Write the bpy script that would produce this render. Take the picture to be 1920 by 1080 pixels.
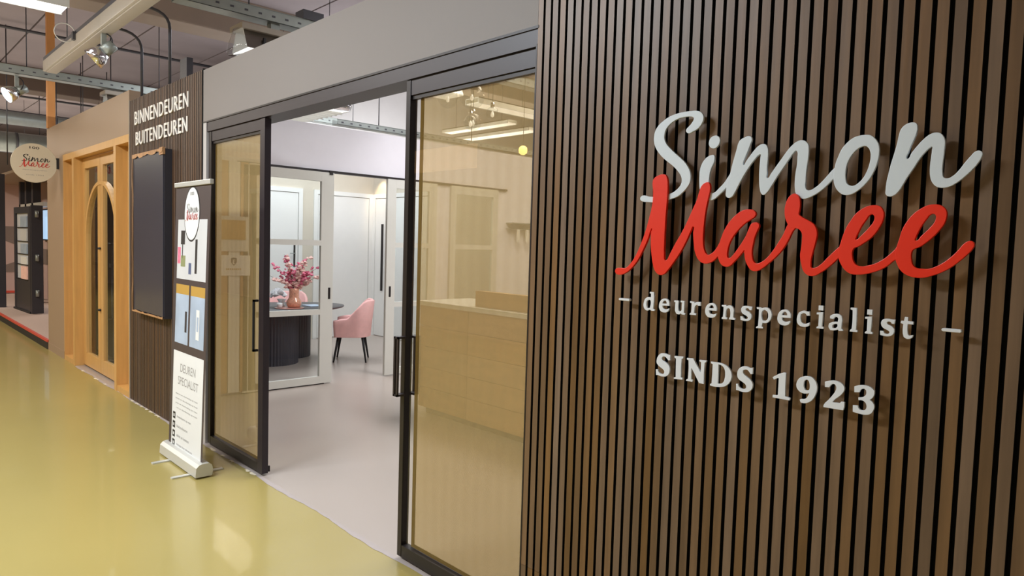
import bpy, bmesh, math, random
from mathutils import Vector, Matrix
random.seed(7)
for o in list(bpy.data.objects): bpy.data.objects.remove(o)
SC = bpy.context.scene
COL = SC.collection
R = math.radians

# ---------------------------------------------------------------- camera
cam = bpy.data.cameras.new('camera'); camo = bpy.data.objects.new('camera', cam); COL.objects.link(camo)
cam.sensor_width = 36.0; cam.lens = 1305.6/1920*36; cam.clip_start = 0.05; cam.clip_end = 200
rr = Vector((0.69093755, 0.72227712, 0.030349)); uu = Vector((-0.06430306, 0.0195895, 0.99773813)); ff = Vector((-0.7200489, 0.69132627, -0.05997975))
M3 = Matrix((rr, uu, -ff)).transposed()
camo.matrix_world = Matrix.Translation((0, -2.04, 1.64)) @ M3.to_4x4()
SC.camera = camo
# ---------------------------------------------------------------- world, exposure
w = bpy.data.worlds.new('world'); SC.world = w; w.use_nodes = True
w.node_tree.nodes['Background'].inputs[0].default_value = (0.50, 0.48, 0.52, 1)
w.node_tree.nodes['Background'].inputs[1].default_value = 0.35
SC.view_settings.view_transform = 'Standard'; SC.view_settings.look = 'None'
SC.view_settings.exposure = 0.0; SC.view_settings.gamma = 1.0; SC.view_settings.use_curve_mapping = False

def area(name, loc, size, power, color, rot=(0, 0, 0), spread=180):
    l = bpy.data.lights.new(name, 'AREA'); l.shape = 'RECTANGLE'; l.size, l.size_y = size
    l.energy = power; l.color = color; l.spread = R(spread)
    o = bpy.data.objects.new(name, l); COL.objects.link(o); o.location = loc; o.rotation_euler = rot
    return o
WARM = (1.0, 0.90, 0.76); NEUT = (1.0, 0.96, 0.92); COOL = (0.94, 0.97, 1.0)
UP = (R(180), 0, 0)
# corridor ceiling lamps
area('corridor_light', (-4.2, -3.1, 4.0), (2.4, 0.6), 330, (.86, .93, 1.0))
area('corridor_light', (-7.8, -3.0, 4.1), (2.5, 0.6), 160, NEUT)
area('corridor_light', (-13.0, -3.0, 4.1), (3.0, 0.6), 170, WARM)
area('corridor_light', (-19.0, -3.0, 4.1), (3.0, 0.6), 200, WARM)
# upward fill lights added to brighten the ceiling, not part of any fitting
area('corridor_up_fill', (-6.5, -1.5, 3.3), (7.0, 2.5), 38, NEUT, UP)
area('corridor_up_fill', (-13.0, 0.0, 3.2), (5.0, 5.0), 50, (1.0, .95, .90), UP)
area('corridor_up_fill', (-19.5, 0.0, 2.95), (7.0, 6.0), 170, WARM, UP)
# shop ceiling lamps, plus added fill lights
area('shop_light', (-4.6, 3.4, 4.1), (3.0, 1.0), 175, (.95, .95, 1.0))
area('shop_light', (-2.5, 3.4, 4.1), (1.0, 2.0), 80, NEUT)
area('shop_light', (-9.0, 2.6, 4.1), (2.0, 2.4), 130, (.88, .94, 1.0))
area('shop_light', (-5.6, 6.4, 4.1), (2.0, 1.0), 90, NEUT)
area('shop_up_fill', (-9.2, 5.0, 3.0), (2.0, 4.0), 110, COOL, UP)  # added upward fill that brightens the grey upper wall, no fitting there
area('oak_room_fill', (-9.2, .36, 2.8), (1.8, 0.3), 6, NEUT)  # added fill to lift the dark room behind the oak doors
area('neighbour_light', (-17.0, 2.2, 2.72), (3.0, 1.0), 60, NEUT)

# ---------------------------------------------------------------- materials
def rgb(r, g, b):
    f = lambda c: (c/255/12.92) if c/255 <= 0.04045 else ((c/255+0.055)/1.055)**2.4
    return (f(r), f(g), f(b), 1)
MATS = {}
def mat(name, col, rough=0.5, metal=0.0, var=0.0, scale=8.0, bump=0.0, emit=None, estr=0.0, stretch=(1, 1, 1), rnd=0.0, coat=0.0, spec=0.5):
    if name in MATS: return MATS[name]
    m = bpy.data.materials.new(name); m.use_nodes = True; nt = m.node_tree; N = nt.nodes; Lk = nt.links
    b = N['Principled BSDF']
    b.inputs['Roughness'].default_value = rough; b.inputs['Metallic'].default_value = metal
    b.inputs['Coat Weight'].default_value = coat; b.inputs['Specular IOR Level'].default_value = spec
    tc = N.new('ShaderNodeTexCoord'); mp = N.new('ShaderNodeMapping'); mp.inputs['Scale'].default_value = stretch
    Lk.new(tc.outputs['Object'], mp.inputs[0])
    nz = N.new('ShaderNodeTexNoise'); nz.inputs['Scale'].default_value = scale; nz.inputs['Detail'].default_value = 4
    nz.noise_dimensions = '4D'
    oi = N.new('ShaderNodeObjectInfo'); mu = N.new('ShaderNodeMath'); mu.operation = 'MULTIPLY'; mu.inputs[1].default_value = 37
    Lk.new(oi.outputs['Random'], mu.inputs[0]); Lk.new(mu.outputs[0], nz.inputs['W'])
    Lk.new(mp.outputs[0], nz.inputs['Vector'])
    hs = N.new('ShaderNodeHueSaturation'); hs.inputs['Color'].default_value = col
    mr = N.new('ShaderNodeMapRange'); mr.inputs[1].default_value = 0.25; mr.inputs[2].default_value = 0.75
    v = max(var, 0.015); mr.inputs[3].default_value = 1-v; mr.inputs[4].default_value = 1+v
    Lk.new(nz.outputs['Fac'], mr.inputs[0])
    if rnd:
        m2 = N.new('ShaderNodeMapRange'); m2.inputs[3].default_value = 1-rnd; m2.inputs[4].default_value = 1+rnd
        Lk.new(oi.outputs['Random'], m2.inputs[0])
        mm = N.new('ShaderNodeMath'); mm.operation = 'MULTIPLY'; Lk.new(mr.outputs[0], mm.inputs[0]); Lk.new(m2.outputs[0], mm.inputs[1])
        Lk.new(mm.outputs[0], hs.inputs['Value'])
        m3 = N.new('ShaderNodeMath'); m3.operation = 'FRACT'; m4 = N.new('ShaderNodeMath'); m4.operation = 'MULTIPLY'; m4.inputs[1].default_value = 13.7
        Lk.new(oi.outputs['Random'], m4.inputs[0]); Lk.new(m4.outputs[0], m3.inputs[0])
        m5 = N.new('ShaderNodeMapRange'); m5.inputs[3].default_value = 1-rnd*1.3; m5.inputs[4].default_value = 1+rnd*.6
        Lk.new(m3.outputs[0], m5.inputs[0]); Lk.new(m5.outputs[0], hs.inputs['Saturation'])
    else: Lk.new(mr.outputs[0], hs.inputs['Value'])
    Lk.new(hs.outputs[0], b.inputs['Base Color'])
    if bump:
        bp = N.new('ShaderNodeBump'); bp.inputs['Strength'].default_value = bump; bp.inputs['Distance'].default_value = 0.01
        Lk.new(nz.outputs['Fac'], bp.inputs['Height']); Lk.new(bp.outputs[0], b.inputs['Normal'])
    if emit:
        b.inputs['Emission Color'].default_value = emit; b.inputs['Emission Strength'].default_value = estr
    MATS[name] = m; return m
def glass(name, tint=(1, 1, 1, 1), ior=1.5, rough=0.0):
    m = bpy.data.materials.new(name); m.use_nodes = True; nt = m.node_tree; nt.nodes.clear()
    o = nt.nodes.new('ShaderNodeOutputMaterial'); mx = nt.nodes.new('ShaderNodeMixShader'); fr = nt.nodes.new('ShaderNodeFresnel'); fr.inputs[0].default_value = ior
    t = nt.nodes.new('ShaderNodeBsdfTransparent'); t.inputs[0].default_value = tint
    g = nt.nodes.new('ShaderNodeBsdfGlossy'); g.inputs['Roughness'].default_value = rough
    ge = nt.nodes.new('ShaderNodeNewGeometry'); sb = nt.nodes.new('ShaderNodeMath'); sb.operation = 'SUBTRACT'; sb.inputs[0].default_value = 1.0; ml = nt.nodes.new('ShaderNodeMath'); ml.operation = 'MULTIPLY'
    nt.links.new(ge.outputs['Backfacing'], sb.inputs[1]); nt.links.new(sb.outputs[0], ml.inputs[0]); nt.links.new(fr.outputs[0], ml.inputs[1])
    nt.links.new(ml.outputs[0], mx.inputs[0]); nt.links.new(t.outputs[0], mx.inputs[1]); nt.links.new(g.outputs[0], mx.inputs[2]); nt.links.new(mx.outputs[0], o.inputs[0])
    return m
def mesh_film(name, col, tint, fac):
    m = bpy.data.materials.new(name); m.use_nodes = True; nt = m.node_tree; nt.nodes.clear()
    o = nt.nodes.new('ShaderNodeOutputMaterial'); mx = nt.nodes.new('ShaderNodeMixShader')
    t = nt.nodes.new('ShaderNodeBsdfTransparent'); t.inputs[0].default_value = tint
    g = nt.nodes.new('ShaderNodeBsdfDiffuse')
    tr = nt.nodes.new('ShaderNodeBsdfTranslucent'); tr.inputs[0].default_value = col; g.inputs[0].default_value = col
    a = nt.nodes.new('ShaderNodeMixShader'); a.inputs[0].default_value = 0.4
    nt.links.new(g.outputs[0], a.inputs[1]); nt.links.new(tr.outputs[0], a.inputs[2])
    tc = nt.nodes.new('ShaderNodeTexCoord'); wv = nt.nodes.new('ShaderNodeTexWave'); wv.inputs['Scale'].default_value = 4; wv.inputs['Distortion'].default_value = 3; wv.inputs['Detail Scale'].default_value = .35
    mr = nt.nodes.new('ShaderNodeMapRange'); mr.inputs[3].default_value = fac-.012; mr.inputs[4].default_value = fac+.012
    nt.links.new(tc.outputs['Object'], wv.inputs['Vector']); nt.links.new(wv.outputs['Fac'], mr.inputs[0]); nt.links.new(mr.outputs[0], mx.inputs[0])
    nt.links.new(t.outputs[0], mx.inputs[1]); nt.links.new(a.outputs[0], mx.inputs[2]); nt.links.new(mx.outputs[0], o.inputs[0])
    return m

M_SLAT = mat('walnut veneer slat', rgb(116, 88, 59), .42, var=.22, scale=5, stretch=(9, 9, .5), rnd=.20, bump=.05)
M_SLAT_SHADE = mat('shade-darkened walnut slat', rgb(88, 65, 48), .5, var=.16, scale=5, stretch=(9, 9, .5), rnd=.16)  # same walnut as the other slats, with the wall's shade darkened into the colour
M_BLACK = mat('black felt', rgb(14, 13, 14), .9)
M_ALU = mat('dark bronze aluminium', rgb(43, 36, 42), .4, metal=.05, var=.03)
M_ALU2 = mat('black aluminium', rgb(34, 29, 29), .4, metal=.2)
M_LINTEL = mat('taupe wall paint', rgb(134, 128, 125), .55, var=.02, scale=2, bump=.02)
M_BEIGE = mat('beige wall paint', rgb(160, 137, 114), .5, var=.02, scale=2)
M_GREYW = mat('grey wall paint', rgb(190, 186, 184), .6, var=.02)
M_WHITEW = mat('white wall paint', rgb(226, 224, 230), .5, var=.01)
M_DOOR = mat('white lacquer', rgb(226, 226, 222), .35, var=.01)
M_CREAM = mat('cream lacquer', rgb(210, 210, 202), .35, var=.01)
M_OAK = mat('oiled oak', rgb(204, 158, 92), .38, var=.10, scale=4, stretch=(8, 8, .6), bump=.03, rnd=.03)
M_PLANK = mat('knotty oak board', rgb(176, 136, 88), .5, var=.18, scale=3, stretch=(1, 4, 6), rnd=.08)
M_YEL = mat('yellow polished floor', rgb(162, 147, 87), .26, var=.035, scale=1.2, coat=.15)
M_FLOOR = mat('pinkish grey cast floor', rgb(167, 156, 147), .28, var=.02, scale=1.5)
M_SILL = mat('grey threshold strip', rgb(170, 160, 156), .5, var=.05, scale=20)
M_TAPE = mat('torn white tape', rgb(225, 214, 190), .6, var=.1, scale=20)
M_CONC = mat('concrete slab', rgb(146, 135, 138), .85, var=.10, scale=1.6, bump=.15, rnd=.05)
M_BEAM = mat('concrete beam', rgb(162, 146, 134), .8, var=.07, scale=2, bump=.1)
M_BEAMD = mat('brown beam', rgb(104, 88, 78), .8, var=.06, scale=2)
M_GALV = mat('galvanised steel', rgb(150, 156, 152), .42, metal=.55, var=.08, scale=14)
M_GALVD = mat('dark steel', rgb(74, 74, 80), .5, metal=.3, var=.06)
M_TRUNK = mat('ivory enamelled trunking', rgb(166, 158, 146), .4, var=.03)
M_WIRE = mat('black cable', rgb(28, 27, 30), .6)
M_ORANGE = mat('orange painted timber', rgb(206, 144, 84), .55, var=.05, scale=6, stretch=(6, 6, .5))
M_CHROME = mat('chrome', rgb(230, 230, 235), .12, metal=1.0)
M_LAMPW = mat('lamp diffuser', rgb(240, 245, 250), .4, emit=(.86, .94, 1, 1), estr=3.2)
M_LAMPS = mat('soft lamp diffuser', rgb(240, 240, 240), .4, emit=(1, .97, .92, 1), estr=1.1)
M_SPOT = mat('lit reflector', rgb(240, 245, 255), .3, emit=(.8, .88, 1, 1), estr=6)
M_WLET = mat('white acrylic', rgb(226, 238, 248), .4, var=.005)
M_WLET2 = mat('bright white acrylic', rgb(238, 244, 250), .35, var=.005)
M_RLET = mat('red acrylic', rgb(246, 44, 8), .4, var=.005)
M_VIN = mat('white lettering', rgb(240, 236, 230), .4)
M_SCREEN = mat('wrapped dark screen', rgb(62, 62, 73), .3, var=.06, scale=3, coat=.3)
M_CARD = mat('brown packing tape', rgb(178, 136, 96), .45, var=.25, scale=25)
M_PINK = mat('pink velvet', rgb(228, 176, 172), .75, var=.07, scale=14)
M_DKTAB = mat('dark grey fluted wood', rgb(52, 50, 58), .5, var=.06)
M_TTOP = mat('charcoal tabletop', rgb(72, 72, 74), .45, var=.04)
M_COPPER = mat('coppery mosaic glass', rgb(236, 170, 142), .15, metal=.15, var=.35, scale=60, coat=.6)
M_CORAL = mat('white ceramic coral', rgb(232, 236, 240), .35, var=.03)
M_BLOS = mat('pink blossom', rgb(226, 120, 146), .7, var=.3, scale=40)
M_BLOS2 = mat('pale blossom', rgb(244, 200, 190), .7, var=.15, scale=40)
M_BLOS3 = mat('dark pink blossom', rgb(190, 74, 104), .7, var=.2, scale=40)
M_STEM = mat('brown stem', rgb(96, 70, 56), .7)
M_BANG = mat('banner dark print', rgb(70, 60, 60), .5)
M_PAPER = mat('white print', rgb(226, 228, 228), .5)
M_PHOTO = mat('pale interior photo print', rgb(204, 206, 208), .5, var=.06, scale=5)
M_PHOTO2 = mat('blue grey photo print', rgb(168, 184, 204), .5, var=.14, scale=5)
M_GOLD = mat('gold print', rgb(186, 148, 70), .5)
M_TXT = mat('grey print', rgb(150, 148, 146), .6)
M_TXTD = mat('black print', rgb(40, 38, 38), .6)
M_TXTR = mat('red print', rgb(204, 64, 58), .6)
M_SILV = mat('silver aluminium', rgb(206, 206, 200), .35, metal=.35)
M_PLUM = mat('dark charcoal lacquer', rgb(52, 50, 56), .45)
M_MAUVE = mat('pinkish wallcovering', rgb(196, 168, 160), .6)
M_MAUVD = mat('taupe wallcovering', rgb(128, 112, 104), .6)
M_REDT = mat('red edge strip', rgb(206, 76, 58), .5)
M_CARPET = mat('light carpet', rgb(186, 164, 152), .9, var=.05, scale=40)
M_GLASS = glass('clear door glass', (.97, .97, .95, 1), 1.6)
M_GLASS2 = glass('thin glass', (.96, .98, .98, 1), 1.35)
M_FILM = mesh_film('gold woven mesh', rgb(206, 184, 138), (.95, .90, .80, 1), .36)
M_OLIVE = mesh_film('olive mesh hem', rgb(140, 116, 66), (.6, .5, .3, 1), .78)
M_CLEAR = glass('clear plastic', (.92, .94, .95, 1), 1.4, .05)

# ---------------------------------------------------------------- builders
ORG = {}
def finish(name, verts, faces, m, parent=None, smooth=False):
    o0 = ORG.get(parent.name, Vector((0, 0, 0))) if parent else Vector((0, 0, 0))
    me = bpy.data.meshes.new(name)
    me.from_pydata([tuple(Vector(v)-o0) for v in verts], [], faces)
    if m: me.materials.append(m)
    if smooth:
        for p in me.polygons: p.use_smooth = True
    me.update()
    o = bpy.data.objects.new(name, me); COL.objects.link(o)
    if parent: o.parent = parent; ORG[o.name] = o0
    else: ORG[o.name] = Vector((0, 0, 0))
    return o
def recentre(o):
    me = o.data; n = len(me.vertices)
    if not n: return o
    xs = [v.co for v in me.vertices]
    c = Vector(((min(v.x for v in xs)+max(v.x for v in xs))/2, (min(v.y for v in xs)+max(v.y for v in xs))/2, min(v.z for v in xs)))
    for v in me.vertices: v.co -= c
    o.location = c; ORG[o.name] = c
    return o
def tag(o, label, cat, group=None, kind=None):
    o['label'] = label; o['category'] = cat
    if group: o['group'] = group
    if kind: o['kind'] = kind
    return o
def thing(name, loc, label, cat, group=None, kind=None):
    o = bpy.data.objects.new(name, None); COL.objects.link(o); o.location = loc; ORG[o.name] = Vector(loc); o.empty_display_size = .1
    return tag(o, label, cat, group, kind)
def V(*bx):
    """boxes (x0,x1,y0,y1,z0,z1) -> verts, faces"""
    vs, fs = [], []
    for x0, x1, y0, y1, z0, z1 in bx:
        k = len(vs)
        vs += [(x0, y0, z0), (x1, y0, z0), (x1, y1, z0), (x0, y1, z0), (x0, y0, z1), (x1, y0, z1), (x1, y1, z1), (x0, y1, z1)]
        fs += [tuple(k+i for i in f) for f in ((0, 3, 2, 1), (4, 5, 6, 7), (0, 1, 5, 4), (1, 2, 6, 5), (2, 3, 7, 6), (3, 0, 4, 7))]
    return vs, fs
def box(name, bx, m, parent=None, bev=0.0):
    o = finish(name, *V(bx), m, parent)
    if bev:
        bm = bmesh.new(); bm.from_mesh(o.data)
        bmesh.ops.bevel(bm, geom=bm.edges[:], offset=bev, segments=2, affect='EDGES', profile=.6)
        bm.to_mesh(o.data); bm.free()
    return o
def boxes(name, bxs, m, parent=None): return finish(name, *V(*bxs), m, parent)
def tube(name, pts, r, m, parent=None, n=10, smooth=True):
    pts = [Vector(p) for p in pts]; rs = r if isinstance(r, (list, tuple)) else [r]*len(pts)
    vs, fs = [], []; up = Vector((0, 0, 1))
    prev = None
    for i, p in enumerate(pts):
        d = (pts[min(i+1, len(pts)-1)]-pts[max(i-1, 0)]).normalized()
        a = d.cross(up if abs(d.z) < .95 else Vector((0, 1, 0))).normalized()
        if prev is not None:
            a = (prev - d*prev.dot(d)).normalized()
        prev = a; b = d.cross(a)
        for k in range(n):
            t = 2*math.pi*k/n; vs.append(p+(a*math.cos(t)+b*math.sin(t))*rs[i])
    for i in range(len(pts)-1):
        for k in range(n):
            fs.append((i*n+k, i*n+(k+1) % n, (i+1)*n+(k+1) % n, (i+1)*n+k))
    fs.append(tuple(range(n-1, -1, -1))); fs.append(tuple((len(pts)-1)*n+k for k in range(n)))
    return finish(name, vs, fs, m, parent, smooth)
def lathe(name, c, prof, m, parent=None, n=24, sx=1.0, sy=1.0, caps=True):
    vs, fs = [], []
    for r, z in prof:
        for k in range(n):
            t = 2*math.pi*k/n; vs.append((c[0]+r*sx*math.cos(t), c[1]+r*sy*math.sin(t), c[2]+z))
    for i in range(len(prof)-1):
        for k in range(n): fs.append((i*n+k, i*n+(k+1) % n, (i+1)*n+(k+1) % n, (i+1)*n+k))
    if caps:
        fs.append(tuple(range(n-1, -1, -1))); fs.append(tuple((len(prof)-1)*n+k for k in range(n)))
    return finish(name, vs, fs, m, parent, True)
def arc(p0, p1, p2, n=8):
    p0, p1, p2 = Vector(p0), Vector(p1), Vector(p2)
    return [(1-t)**2*p0+2*t*(1-t)*p1+t*t*p2 for t in [i/n for i in range(n+1)]]
FRONT = lambda x, y, z: (x, -z, y)          # curve plane faces -Y
SIDE = lambda x, y, z: (z, x, y)            # curve plane faces +X
def curve_mesh(contours, depth, bevel):
    cu = bpy.data.curves.new('c', 'CURVE'); cu.dimensions = '2D'; cu.fill_mode = 'BOTH'; cu.extrude = depth/2; cu.bevel_depth = bevel; cu.resolution_u = 5; cu.bevel_resolution = 1
    for ct in contours:
        s = cu.splines.new('BEZIER'); s.bezier_points.add(len(ct)-1); s.use_cyclic_u = True
        for b, p in zip(s.bezier_points, ct):
            b.co = (p[0], p[1], 0); b.handle_left_type = b.handle_right_type = 'AUTO'
    return eval_curve(cu)
def eval_curve(cu):
    o = bpy.data.objects.new('tmp', cu); COL.objects.link(o)
    dg = bpy.context.evaluated_depsgraph_get(); dg.update()
    me = bpy.data.meshes.new_from_object(o.evaluated_get(dg))
    vs = [tuple(v.co) for v in me.vertices]; fs = [tuple(p.vertices) for p in me.polygons]
    bpy.data.objects.remove(o); bpy.data.meshes.remove(me)
    return vs, fs
def text_mesh(s, depth=.0, bold=0.0, space=1.0):
    cu = bpy.data.curves.new('t', 'FONT'); cu.body = s; cu.size = 1; cu.extrude = depth/2; cu.offset = bold; cu.space_character = space; cu.resolution_u = 3
    return eval_curve(cu)
def fit(vs, x0, x1, z0, z1):
    xs = [v[0] for v in vs]; ys = [v[1] for v in vs]
    ax, bx, ay, by = min(xs), max(xs), min(ys), max(ys)
    return [(x0+(v[0]-ax)/(bx-ax)*(x1-x0), z0+(v[1]-ay)/(by-ay)*(z1-z0), v[2]) for v in vs]
def islands(vs, fs):
    """split text mesh by overlap along x: one entry per letter"""
    par = list(range(len(vs)))
    def fd(a):
        while par[a] != a: par[a] = par[par[a]]; a = par[a]
        return a
    for f in fs:
        for v in f[1:]: par[fd(v)] = fd(f[0])
    grp = {}
    for i in range(len(vs)): grp.setdefault(fd(i), []).append(i)
    spans = sorted([min(vs[i][0] for i in g), max(vs[i][0] for i in g), g] for g in grp.values())
    out = []
    for a, b, g in spans:
        if out and a < out[-1][1]-.002*(spans[-1][1]-spans[0][0]): out[-1][2] += g; out[-1][1] = max(out[-1][1], b)
        else: out.append([a, b, list(g)])
    res = []
    for a, b, g in out:
        mp = {v: i for i, v in enumerate(g)}
        res.append(([vs[i] for i in g], [tuple(mp[v] for v in f) for f in fs if f[0] in mp]))
    return res
def ribbon(pts, w, depth, z):
    """round ended stroke of width w in the curve plane, bevelled edge"""
    P = [Vector((p[0], p[1])) for p in pts]
    if len(P) > 2:
        Q = []
        for i in range(len(P)-1):
            a = P[max(i-1, 0)]; b = P[i]; c = P[i+1]; d = P[min(i+2, len(P)-1)]
            for k in range(5):
                t = k/5
                Q.append(.5*((2*b)+(c-a)*t+(2*a-5*b+4*c-d)*t*t+(3*b-a-3*c+d)*t**3))
        P = Q+[P[-1]]
    r = w/2; L, Rr = [], []
    for i, p in enumerate(P):
        d = (P[min(i+1, len(P)-1)]-P[max(i-1, 0)]).normalized(); n = Vector((-d.y, d.x)); L.append((p, n, d))
    def ring(rad, zz):
        o = [(p.x+n.x*rad, p.y+n.y*rad, zz) for p, n, d in L]
        p, n, d = L[-1]; 
        for k in range(1, 6):
            t = math.pi*k/6; v = n*math.cos(t)+d*math.sin(t); o.append((p.x+v.x*rad, p.y+v.y*rad, zz))
        o += [(p.x-n.x*rad, p.y-n.y*rad, zz) for p, n, d in reversed(L)]
        p, n, d = L[0]
        for k in range(1, 6):
            t = math.pi*k/6; v = -n*math.cos(t)-d*math.sin(t); o.append((p.x+v.x*rad, p.y+v.y*rad, zz))
        return o
    b = min(.0012, r*.3)
    rings = [ring(r, z), ring(r, z+depth-b), ring(r-b, z+depth)]
    n = len(rings[0]); vs = [v for q in rings for v in q]; fs = []
    for j in range(2):
        for k in range(n): fs.append((j*n+k, (j+1)*n+k, (j+1)*n+(k+1) % n, j*n+(k+1) % n))
    # front cap: quads across stroke + fans
    m = len(L); o2 = 2*n
    for i in range(m-1):
        a, bb = o2+i, o2+i+1; c, dd = o2+m+5+(m-1-i-1), o2+m+5+(m-1-i)
        fs.append((a, dd, c, bb))
    fs.append(tuple(o2+m-1+k for k in range(6, -1, -1)))
    fs.append(tuple([o2+0]+[o2+n-k for k in range(1, 6)]+[o2+2*m+4])[::1])
    return vs, fs
def merge(lst):
    vs, fs = [], []
    for v, f in lst:
        k = len(vs); vs += v; fs += [tuple(i+k for i in q) for q in f]
    return vs, fs
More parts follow.
